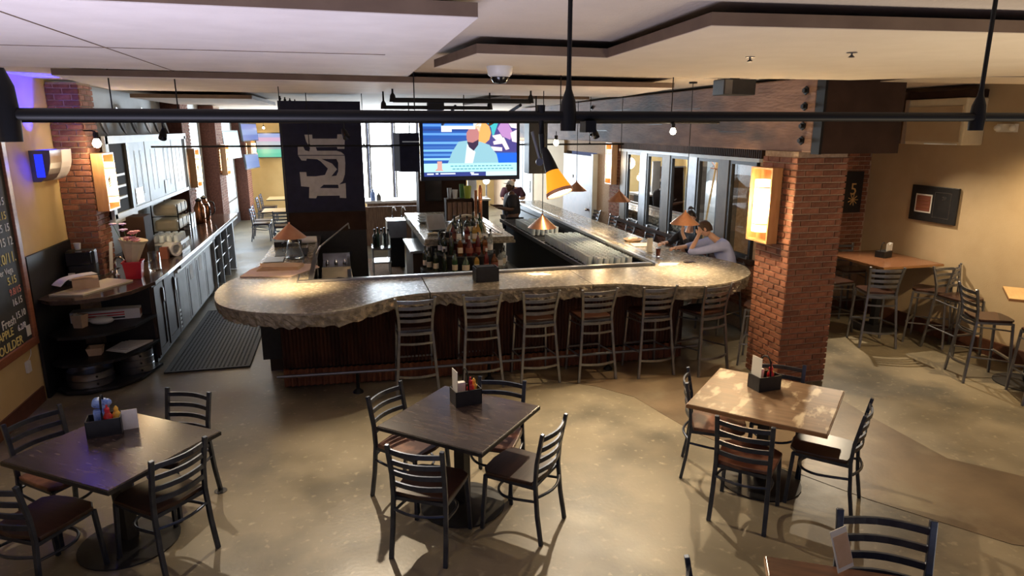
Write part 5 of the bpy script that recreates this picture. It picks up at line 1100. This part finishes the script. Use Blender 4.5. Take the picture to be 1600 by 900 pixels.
# right area
ac = thing('wall_air_unit', (8.1, 7.55, 2.68), 0, 'pale boxed air unit high on the right wall', 'air unit')
MB().box(-.34, -.46, 0, 0, .5, .60).build('casing', 'cream', ac, bevel=.02); MB().box(-.355, -.42, .04, -.34, .46, .5).build('front_panel', 'wall_tan', ac)
MB().box(-.36, -.40, .005, -.345, .10, .02).build('vent_flap', 'white_plastic', ac); MB().box(-.36, .44, 0, -.345, .5, .60).build('corner_trim', 'steel', ac)
MB().box(-.3, -.44, .61, 0, .5, .70).build('top_duct', 'timber_dark', ac)
wb_ = tag(MB().box(7.8, 8.2, 2.68, 8.09, 8.75, 3.4).build('duct_box', 'panel_edge'), 'box duct between the dark beam end and the air unit', 'duct')
MB().box(7.79, 8.2, 2.68, 7.8, 8.75, 2.95).build('pale_panel', 'white_frame', wb_)
sp = thing('ceiling_speaker', (4.36, 7.0, 3.26), 0, 'small black speaker mounted under the ceiling in front of the beam', 'speaker')
MB().box(-.2, -.12, 0, .2, .12, .17).build('cabinet', 'black', sp, bevel=.01); MB().box(-.05, -.02, .17, .05, .02, .19).build('mount', 'iron', sp); MB().box(-.19, -.125, .01, -.1, -.12, .16).build('side_grille', 'steel_dark', sp)
sp2 = tag(MB().box(7.15, 5.25, 3.18, 7.42, 5.4, 3.3).build('ceiling_speaker', 'black'), 'small black box speaker near the right wall ceiling', 'speaker')
MB().box(7.27, 5.3, 3.3, 7.3, 5.33, 3.45).build('mount', 'iron', sp2)
ex = thing('emergency_light', (8.09, 6.75, 2.85), 0, 'twin-headed emergency light on the right wall', 'emergency light')
MB().box(-.06, -.12, 0, 0, .12, .1).build('body', 'ivory', ex); MB().ball((-.07, -.1, .05), .04).build('lamp_head', 'ivory', ex, smooth=True); MB().ball((-.07, .1, .05), .04).build('lamp_head', 'ivory', ex, smooth=True)
pf = thing('framed_picture', (8.1, 7.68, 1.60), 0, 'black framed team photo on the right wall', 'picture')
MB().box(-.03, -.39, 0, 0, .39, .50).build('frame', 'black', pf, bevel=.006); MB().box(-.032, .02, .12, -.03, .30, .38).build('photo_mount', 'paper', pf); MB().box(-.034, .04, .14, -.032, .28, .36).build('team_photo', 'label_dark', pf)
mb = MB()
for r_ in range(3):
    for k in range(9): mb.ball((-.035, .06 + k * .025, .19 + r_ * .05), (.003, .011, .016), 6, 4)
mb.build('team_figures', 'red_frame', pf)
for y0, y1, z0, z1 in ((-.28, -.02, .07, .075), (-.28, -.02, .42, .425), (-.283, -.278, .07, .42), (-.02, -.015, .07, .42)): MB().box(-.032, y0, z0, -.03, y1, z1).build('gold_line', 'steel', pf)
text('20', 'steel', .07, pf, (-.032, -.14, .32), (PI / 2, 0, -PI / 2)); text('', 'steel', .07, pf, (-.032, -.14, .25), (PI / 2, 0, -PI / 2)) if False else None
pf2 = thing('framed_ornament', (7.78, 8.92, 1.60), 0, 'dark framed sign with a gold numeral on the alcove brick wall', 'picture')
MB().box(-.16, -.03, 0, .16, 0, .64).build('frame', 'black', pf2); text('5', 'hose_tan', .26, pf2, (-.07, -.032, .28), (PI / 2, 0, 0))
mb = MB()
for k in range(9): a = k * .7; mb.tube([(0, -.034, .2), (.09 * math.cos(a), -.036, .2 + .09 * math.sin(a))], .007, 5)
mb.build('gold_hops', 'hose_tan', pf2)
# dome camera
dm = thing('dome_camera', (1.17, 5.0, 3.335), 0, 'white dome security camera on the ceiling', 'camera')
MB().lathe([(0, -.12), (.05, -.11), (.068, -.08), (.07, -.06)], 20).build('smoked_dome', 'black_gloss', dm, smooth=True); MB().lathe([(.07, -.07), (.088, -.055), (.098, 0), (.098, .115), (0, .115)], 24).build('housing', 'white_plastic', dm, smooth=True)
for k, (x, y) in enumerate(((4.3, 5.0), (3.1, 3.9))): pass
# ================================================================== BREWERY BEHIND THE GLASS
ys = [8.22, 9.16, 10.09, 11.02, 11.95, 12.88]
for k in range(5):
    y0, y1 = ys[k], ys[k + 1]
    wn = struct('window_%d' % (k + 7), MB().box(5.56, y0, 1.075, 5.62, y0 + .05, 2.44).box(5.56, y1 - .33, 1.075, 5.62, y1 - .26, 2.44).box(5.56, y0 + .05, 1.075, 5.62, y1 - .33, 1.12).box(5.56, y0 + .05, 2.39, 5.62, y1 - .33, 2.44), 'black')
    MB().add([(5.588, y0 + .05, 1.12), (5.588, y0 + .05, 2.39), (5.588, y1 - .33, 2.39), (5.588, y1 - .33, 1.12)], [(3, 2, 1, 0)]).build('glass_pane', 'pane', wn)
    MB().box(5.55, y1 - .26, 1.075, 5.74, y1 - .0, 2.44).build('post', 'steel_dark' if k % 2 else 'cabinet_grey', wn)
struct('wall_brewery_right', MB().box(10.4, 8.9, 0, 10.5, 14, 3.3), 'white_wall')
struct('wall_brewery_back', MB().box(5.76, 13.9, 0, 10.4, 14, 3.3), 'white_wall')
struct('wall_brewery_front', MB().box(8.1, 9.1, 0, 10.4, 9.2, 3.2), 'white_wall')
struct('ceiling_brewery', MB().box(5.76, 9.1, 3.2, 10.4, 13.9, 3.3), 'white_wall')
struct('floor_brewery', MB().box(5.76, 9.1, -.02, 10.4, 13.9, 0.0), 'concrete')
for k, (x, y, r, h) in enumerate(((6.6, 9.7, .38, 2.1), (7.5, 10.6, .45, 2.3), (7.0, 11.7, .36, 1.9), (8.5, 11.4, .5, 2.5), (8.0, 12.9, .45, 2.2), (9.2, 13.0, .35, 1.7))):
    o = thing('brewing_tank', (x, y, 0), 0, ('near', 'second', 'short middle', 'tallest rear', 'rear left', 'small left')[k] + ' steel brewing tank behind the glass', 'tank', 'brewing tanks behind the windows')
    MB().lathe([(.05, .25), (r, .6), (r, h * .85), (r * .6, h * .97), (.1, h), (0, h)], 22).build('vessel', 'tank_steel', o, smooth=True)
    for j in range(3): MB().tube([(r * .8 * math.cos(j * 2.1), r * .8 * math.sin(j * 2.1), 0), (r * .8 * math.cos(j * 2.1), r * .8 * math.sin(j * 2.1), .6)], .03, 6).build('leg', 'steel', o)
    MB().lathe([(.12, 0), (.12, .03), (0, .03)], 14, (-r + .01, 0, h * .55), (-1, 0, 0)).build('hatch', 'chrome', o); MB().lathe([(r * 1.02, h * .45), (r * 1.02, h * .48)], 22).build('band', 'steel_dark', o)
for k, px_ in enumerate((1168, 1118, 1068, 1030)):
    y = max(9.5, atX(px_, 300, 6.35).y)
    o = thing('wooden_tripod', (6.35 if k else 6.5, y, 0), .3 * k, ('nearest', 'second', 'third', 'farthest')[k] + ' tan wooden tripod of poles behind the glass', 'tripod', 'wooden tripods behind the windows')
    for j in range(3): a = j * 2.1 + .4; MB().tube([(.28 * math.cos(a), .28 * math.sin(a), 0), (0, 0, 2.45)], .018, 6).build('pole', 'hose_tan', o)
    mb = MB()
    for j in range(12): a = random.random() * 6.28; mb.tube([(0, 0, 2.2), (.16 * math.cos(a), .16 * math.sin(a), 2.2 + random.uniform(-.1, .2))], .008, 4)
    mb.build('dried_hops', 'red_frame' if k % 2 else 'kraft', o)
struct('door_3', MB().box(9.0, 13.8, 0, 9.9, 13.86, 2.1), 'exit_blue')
# ================================================================== PEOPLE
def skin_mesh(chains, name, m, sub=2):
    """chains: list of lists of (x,y,z,r); a first element that repeats an earlier point joins there"""
    me = bpy.data.meshes.new('s'); idx = {}; vs = []; rad = []; ed = []; roots = []
    for ci, c in enumerate(chains):
        prev = None
        for j, (x, y, z, r) in enumerate(c):
            k = (round(x, 4), round(y, 4), round(z, 4))
            if k not in idx:
                idx[k] = len(vs); vs.append((x, y, z)); rad.append(r)
                if j == 0: roots.append(idx[k])
            i = idx[k]
            if prev is not None and prev != i: ed.append((prev, i))
            prev = i
    me.from_pydata(vs, ed, []); o = bpy.data.objects.new('s', me); COL.objects.link(o)
    o.modifiers.new('skin', 'SKIN')
    for i, r in enumerate(rad): me.skin_vertices[0].data[i].radius = (r, r); me.skin_vertices[0].data[i].use_root = i in roots
    s = o.modifiers.new('sub', 'SUBSURF'); s.levels = sub; s.render_levels = sub
    dg = bpy.context.evaluated_depsgraph_get(); r = bpy.data.meshes.new_from_object(o.evaluated_get(dg)); bpy.data.objects.remove(o)
    r.name = name; r.materials.clear(); r.materials.append(M[m]); r.polygons.foreach_set('use_smooth', [True] * len(r.polygons)); return r
def hand(wrist, dirn, palm_n, s=1):
    d = Vector(dirn).normalized(); n = Vector(palm_n).normalized(); sd_ = d.cross(n).normalized(); w_ = Vector(wrist); ch = []
    pc = w_ + d * .05 * s; ch.append([(*w_, .024 * s), (*(w_ + d * .035 * s), .028 * s), (*(w_ + d * .075 * s), .030 * s)])
    for k, L in enumerate((.062, .072, .068, .052)):
        b = w_ + d * .08 * s + sd_ * (.03 - .02 * k) * s; b1 = b + d * L * .45 * s + n * .004; b2 = b1 + (d * .8 + n * .55).normalized() * L * .35 * s; b3 = b2 + (d * .45 + n * .85).normalized() * L * .3 * s
        ch.append([(*(b - d * .03 * s), .0095 * s), (*b, .0095 * s), (*b1, .009 * s), (*b2, .0085 * s), (*b3, .0075 * s)])
    b = w_ + d * .03 * s + sd_ * .028 * s; ch.append([(*b, .011 * s), (*(b + (d * .6 + sd_ * .7) * .03 * s), .0105 * s), (*(b + (d * .9 + sd_ * .6 + n * .3) * .055 * s), .009 * s)])
    return ch
def head_mesh(c, fwd, up, s, skin_m):
    """a head: skull, brow, nose, mouth, chin, ears joined as one mesh"""
    f = Vector(fwd).normalized(); u = Vector(up); u = (u - f * u.dot(f)).normalized(); r_ = f.cross(u); T = Matrix((r_, f, u)).transposed().to_4x4(); T.translation = Vector(c)
    b = MB(); b.T = T; nu, nv = 20, 14
    vs = []; fs = []
    for j in range(nv + 1):
        t = PI * j / nv
        for k in range(nu):
            q = 2 * PI * k / nu; x = math.sin(t) * math.cos(q); y = math.sin(t) * math.sin(q); z = -math.cos(t)
            X_, Y_, Z_ = x * .076, y * .096, z * .118
            if z < 0: X_ *= 1 + z * .32; Y_ = Y_ * (1 + z * .22) + (-z) * .014
            if y > .8 and -.35 < z < .05: Y_ += .012 * (1 - abs(x) * 3) if abs(x) < .3 else 0
            vs.append((X_ * s, Y_ * s, Z_ * s))
    for j in range(nv):
        for k in range(nu): fs.append((j * nu + k, j * nu + (k + 1) % nu, (j + 1) * nu + (k + 1) % nu, (j + 1) * nu + k))
    b.add(vs, fs)
    b.add([(-.013 * s, .09 * s, -.03 * s), (.013 * s, .09 * s, -.03 * s), (0, .122 * s, -.028 * s), (-.006 * s, .094 * s, .018 * s), (.006 * s, .094 * s, .018 * s)], [(0, 2, 3), (2, 1, 4), (3, 2, 4), (0, 1, 2)])
    b.ball((0, .088 * s, -.058 * s), (.026 * s, .012 * s, .008 * s), 8, 5)
    for sx in (-1, 1): b.ball((sx * .078 * s, 0, -.005 * s), (.012 * s, .02 * s, .032 * s), 8, 6); b.ball((sx * .03 * s, .082 * s, .022 * s), (.017 * s, .012 * s, .008 * s), 8, 5)
    return b, T
def person(name, label, body, head_c, fwd, up, skin_m, hair_m, clothes, hands=(), s=1, hair='short', cap=False, glasses=False):
    me = skin_mesh(body + [c for h in hands for c in h], 'body', skin_m)
    bm = bmesh.new(); bm.from_mesh(me); hb_, T = head_mesh(head_c, fwd, up, s, skin_m); hm = hb_.mesh('h', skin_m, True); bm.from_mesh(hm); bm.to_mesh(me); bm.free()
    me.polygons.foreach_set('use_smooth', [True] * len(me.polygons))
    o = bpy.data.objects.new(name, me); COL.objects.link(o); tag(o, label, 'person')
    for nm, chains, m in clothes:
        q = bpy.data.objects.new(nm, skin_mesh(chains, nm, m)); COL.objects.link(q); q.parent = o
    b = MB(); b.T = T
    if hair:
        vs = []; fs = []; nu, nv = 20, 9
        for j in range(nv + 1):
            t = (PI * .60) * j / nv
            for k in range(nu):
                q = 2 * PI * k / nu; yy = math.sin(q); tt = t * (1 - .40 * max(0, yy)) * (1 + (.28 if hair != 'short' else .1) * max(0, -yy)); g = 1.09 + random.uniform(-.015, .02)
                vs.append((math.sin(tt) * math.cos(q) * .078 * g * s, math.sin(tt) * math.sin(q) * .098 * g * s, math.cos(tt) * .120 * g * s))
        for j in range(nv):
            for k in range(nu): fs.append((j * nu + k, (j + 1) * nu + k, (j + 1) * nu + (k + 1) % nu, j * nu + (k + 1) % nu))
        b.add(vs, fs)
        if hair == 'long': b.ball((.05 * s, -.06 * s, -.06 * s), (.04 * s, .05 * s, .10 * s)); b.ball((-.05 * s, -.06 * s, -.06 * s), (.04 * s, .05 * s, .10 * s))
        if hair == 'bun': b.ball((0, -.08 * s, .10 * s), .05 * s)
        b.build('hair', hair_m, o, smooth=True)
    if cap:
        b = MB(); b.T = T; b.lathe([(.084 * s, .03 * s), (.09 * s, .07 * s), (.075 * s, .12 * s), (.03 * s, .14 * s), (0, .142 * s)], 18); b.box(-.06 * s, .07 * s, .035 * s, .06 * s, .15 * s, .047 * s); b.build('cap', 'cap_white', o, smooth=True)
    for sx in (-1, 1):
        e = MB(); e.T = T; e.ball((sx * .03 * s, .087 * s, .008 * s), .009 * s, 8, 6); e.build('eye', 'black_gloss', o, smooth=True)
    return o
# man in light blue shirt, leaning left elbow on the bar, facing left and away
H_ = Vector((5.16, 8.78, 1.455)); neck = (5.27, 8.66, 1.31)
hip = (5.30, 8.42, .84); belly = (5.38, 8.45, 1.0); chest = (5.38, 8.52, 1.18)
shL = (5.30, 8.42, 1.26); elL = (4.80, 8.55, 1.155); wrL = (5.01, 8.70, 1.36)
shR = (5.30, 8.80, 1.26); elR = (5.02, 8.98, 1.16); wrR = (4.80, 8.92, 1.16)
legs = [[(*hip, .10), (5.02, 8.34, .84, .085), (4.98, 8.3, .82, .07), (4.98, 8.32, .45, .05), (4.94, 8.32, .36, .035), (4.86, 8.32, .33, .03)],
        [(*hip, .10), (5.02, 8.62, .84, .085), (4.98, 8.64, .82, .07), (4.98, 8.62, .45, .05), (4.94, 8.62, .36, .035), (4.86, 8.62, .33, .03)]]
bodyc = [[(*hip, .12), (*belly, .125), (*chest, .13), (5.32, 8.62, 1.27, .07), (*neck, .05), (5.2, 8.74, 1.39, .05)], [(*chest, .13), (*shL, .06), (5.05, 8.46, 1.2, .045), (*elL, .038), (4.92, 8.63, 1.27, .034), (*wrL, .026)], [(*chest, .13), (*shR, .06), (*elR, .04), (*wrR, .028)]] + legs
sh = [[(*hip, .145), (*belly, .15), (*chest, .15), (5.32, 8.62, 1.27, .085), (5.295, 8.64, 1.30, .062)], [(*chest, .15), (*shL, .088), (5.05, 8.46, 1.2, .066), (*elL, .055), (4.84, 8.57, 1.19, .05)], [(*chest, .15), (*shR, .085), (*elR, .055), (4.95, 8.97, 1.16, .048)]]
tr_ = [[(5.30, 8.42, .86, .14), (5.02, 8.34, .84, .09), (4.98, 8.3, .82, .08), (4.98, 8.32, .45, .06)], [(5.30, 8.42, .86, .14), (5.02, 8.62, .84, .09), (4.98, 8.64, .82, .08), (4.98, 8.62, .45, .06)]]
person('person', 'man in a light blue shirt leaning on the bar with a hand at his face', bodyc, H_, (-.78, .45, -.42), (-.3, .2, 1), 'skin', 'hair_brown', [('shirt', sh, 'shirt_blue'), ('trousers', tr_, 'denim')],
       [hand(wrL, (.45, .3, .75), (.2, .9, .1)), hand(wrR, (-.9, -.2, -.05), (0, 0, -1))])
# woman in black behind the lampshade
c = Vector((5.22, 9.4, 0))
def cc(x, y, z, r): return (c.x + x, c.y + y, z, r)
bodyw = [[cc(.05, 0, .84, .11), cc(.03, -.02, 1.0, .10), cc(.0, -.05, 1.2, .11), cc(-.0, -.07, 1.33, .055), cc(-.01, -.1, 1.45, .045)], [cc(.0, -.05, 1.2, .11), cc(-.02, -.2, 1.27, .05), cc(-.17, -.33, 1.16, .036), cc(-.2, -.2, 1.34, .024)], [cc(.0, -.05, 1.2, .11), cc(-.04, .12, 1.27, .05), cc(-.2, .15, 1.14, .036), cc(-.4, .0, 1.15, .024)],
         [cc(.05, 0, .84, .11), cc(-.25, -.1, .83, .075), cc(-.27, -.1, .42, .05), cc(-.36, -.1, .33, .03)], [cc(.05, 0, .84, .11), cc(-.25, .1, .83, .075), cc(-.27, .1, .42, .05), cc(-.36, .1, .33, .03)]]
shw = [[cc(.05, 0, .84, .13), cc(.03, -.02, 1.0, .125), cc(.0, -.05, 1.2, .13), cc(-.0, -.07, 1.30, .075)], [cc(.0, -.05, 1.2, .13), cc(-.02, -.2, 1.27, .075), cc(-.17, -.33, 1.16, .055), cc(-.185, -.27, 1.25, .045)], [cc(.0, -.05, 1.2, .13), cc(-.04, .12, 1.27, .075), cc(-.2, .15, 1.14, .055), cc(-.33, .06, 1.145, .045)]]
trw = [[cc(.05, 0, .86, .13), cc(-.25, -.1, .83, .088), cc(-.27, -.1, .42, .06)], [cc(.05, 0, .86, .13), cc(-.25, .1, .83, .088), cc(-.27, .1, .42, .06)]]
person('person', 'dark-haired woman in black sitting beyond the man, facing the camera', bodyw, c + Vector((-.03, -.13, 1.56)), (-.35, -.9, -.25), (0, 0, 1), 'skin', 'hair_dark', [('sweater', shw, 'shirt_black'), ('trousers', trw, 'denim')],
       [hand((c.x - .2, c.y - .2, 1.34), (.1, .1, .9), (.6, -.6, 0)), hand((c.x - .4, c.y, 1.15), (-.8, -.5, 0), (0, 0, -1))], hair='bun')
# bartender
c = Vector((3.72, 14.75, 0)); k_ = .97; bw = 1.28
def cc(x, y, z, r): return (c.x + x * 1.1, c.y + y * 1.2, z * k_, r * (bw if r > .06 else 1.1))
bodyb = [[cc(0, 0, .95, .13), cc(0, 0, 1.1, .135), cc(0, 0, 1.3, .14), cc(0, 0, 1.47, .065), cc(-.02, 0, 1.56, .055)], [cc(0, 0, 1.3, .14), cc(-.05, -.19, 1.4, .065), cc(-.06, -.27, 1.15, .05), cc(-.30, -.25, 1.2, .032)], [cc(0, 0, 1.3, .14), cc(0, .19, 1.4, .065), cc(-.05, .24, 1.15, .05), cc(-.3, .15, 1.2, .032)],
         [cc(0, 0, .95, .13), cc(0, -.1, .85, .1), cc(.0, -.1, .48, .07), cc(.02, -.1, .08, .045), cc(-.12, -.1, .03, .035)], [cc(0, 0, .95, .13), cc(0, .1, .85, .1), cc(.0, .1, .48, .07), cc(.02, .1, .08, .045), cc(-.12, .1, .03, .035)]]
shb = [[cc(0, 0, .95, .17), cc(0, 0, 1.1, .17), cc(0, 0, 1.3, .17), cc(0, 0, 1.45, .09)], [cc(0, 0, 1.3, .17), cc(-.05, -.19, 1.4, .095), cc(-.06, -.27, 1.17, .075)], [cc(0, 0, 1.3, .17), cc(0, .19, 1.4, .095), cc(-.05, .24, 1.17, .075)]]
trb = [[cc(0, 0, .97, .16), cc(0, -.1, .85, .125), cc(.0, -.1, .48, .09), cc(.02, -.1, .12, .07)], [cc(0, 0, .97, .16), cc(0, .1, .85, .125), cc(.0, .1, .48, .09), cc(.02, .1, .12, .07)]]
person('person', 'bartender in a black shirt and white cap standing behind the bar', bodyb, c + Vector((-.04, 0, 1.66 * k_)), (-.9, -.25, .25), (0, 0, 1), 'skin_brown', 'hair_dark', [('shirt', shb, 'shirt_black'), ('trousers', trb, 'black_cloth')],
       [hand((c.x - .33, c.y - .30, 1.2 * k_), (-.9, .3, .1), (0, 0, 1)), hand((c.x - .33, c.y + .18, 1.2 * k_), (-.9, -.2, .1), (0, 0, 1))], cap=True)
# guest at the far end
c = Vector((4.22, 16.75, 0)); k_ = 1.0
bodyg = [[cc(0, 0, .90, .12), cc(0, 0, 1.05, .125), cc(0, -.03, 1.25, .13), cc(0, -.05, 1.42, .06), cc(0, -.06, 1.5, .05)], [cc(0, -.03, 1.25, .13), cc(-.19, -.05, 1.34, .06), cc(-.26, -.14, 1.14, .045), cc(-.1, -.3, 1.16, .03)], [cc(0, -.03, 1.25, .13), cc(.19, -.05, 1.34, .06), cc(.26, -.14, 1.14, .045), cc(.1, -.3, 1.16, .03)],
         [cc(0, 0, .90, .12), cc(-.1, 0, .82, .1), cc(-.1, 0, .45, .07), cc(-.1, .02, .08, .045), cc(-.1, -.12, .03, .035)], [cc(0, 0, .90, .12), cc(.1, 0, .82, .1), cc(.1, 0, .45, .07), cc(.1, .02, .08, .045), cc(.1, -.12, .03, .035)]]
shg = [[cc(0, 0, .90, .155), cc(0, 0, 1.05, .155), cc(0, -.03, 1.25, .155), cc(0, -.05, 1.38, .085)], [cc(0, -.03, 1.25, .155), cc(-.19, -.05, 1.34, .085), cc(-.26, -.14, 1.16, .065)], [cc(0, -.03, 1.25, .155), cc(.19, -.05, 1.34, .085), cc(.26, -.14, 1.16, .065)]]
trg = [[cc(0, 0, .92, .15), cc(-.1, 0, .82, .12), cc(-.1, 0, .45, .09), cc(-.1, .02, .12, .06)], [cc(0, 0, .92, .15), cc(.1, 0, .82, .12), cc(.1, 0, .45, .09), cc(.1, .02, .12, .06)]]
person('person', 'guest in a maroon top standing at the far end of the bar', bodyg, c + Vector((0, -.08, 1.60)), (-.2, -.95, -.15), (0, 0, 1), 'skin', 'hair_brown', [('shirt', shg, 'shirt_maroon'), ('trousers', trg, 'denim')],
       [hand((c.x - .1, c.y - .3, 1.16), (.5, -.8, 0), (0, 0, -1)), hand((c.x + .1, c.y - .3, 1.16), (-.5, -.8, 0), (0, 0, -1))])

# small fixtures
fd = tag(MB().lathe([(.05, 0), (.05, .004), (0, .0045)], 20).build('floor_cleanout_cover', 'black', loc=(*atZ(345, 767, 0)[:2], .0002)), 'small dark round cover set in the floor right of the left table', 'floor cover')
for k, (x, y) in enumerate(((1172, 90), (1331, 83))):
    q = atZ(x, y, 3.335); o = tag(MB().lathe([(.012, -.03), (.02, -.028), (.006, -.015), (.006, -.004), (.03, -.004), (.03, .0), (0, .002)], 10).build('sprinkler_head', 'steel_dark', loc=(q.x, q.y, 3.3395)), ('left', 'right')[k] + ' small sprinkler head under the large cream ceiling panel', 'sprinkler')
for k in range(4):
    q = atY(435 + k * 8, 143 + k * 2, 12.6 + .5 * k)
    o = thing('ceiling_hook_rod', (q.x, 12.8 + .5 * k, 3.2), 0, ('first', 'second', 'third', 'last')[k] + ' of the short black rods above the top left corner of the navy column', 'rod')
    MB().tube([(0, 0, -.1), (0, 0, .25)], .012, 6).build('rod', 'iron', o); MB().ball((0, 0, .2), .025, 8, 5).build('knuckle', 'iron', o)

bl = MB(); random.seed(3)
for k in range(9): bl.ball((random.uniform(-.045, .045), random.uniform(-.03, .03), random.uniform(0, .05)), (.035, .03, .028), 7, 5)
tag(bl.build('crumpled_bag', 'blue_plastic', None, True, loc=(-1.775, 5.07, .94)), 'crumpled blue and white bag stuffed in the top of the left table caddy', 'bag')
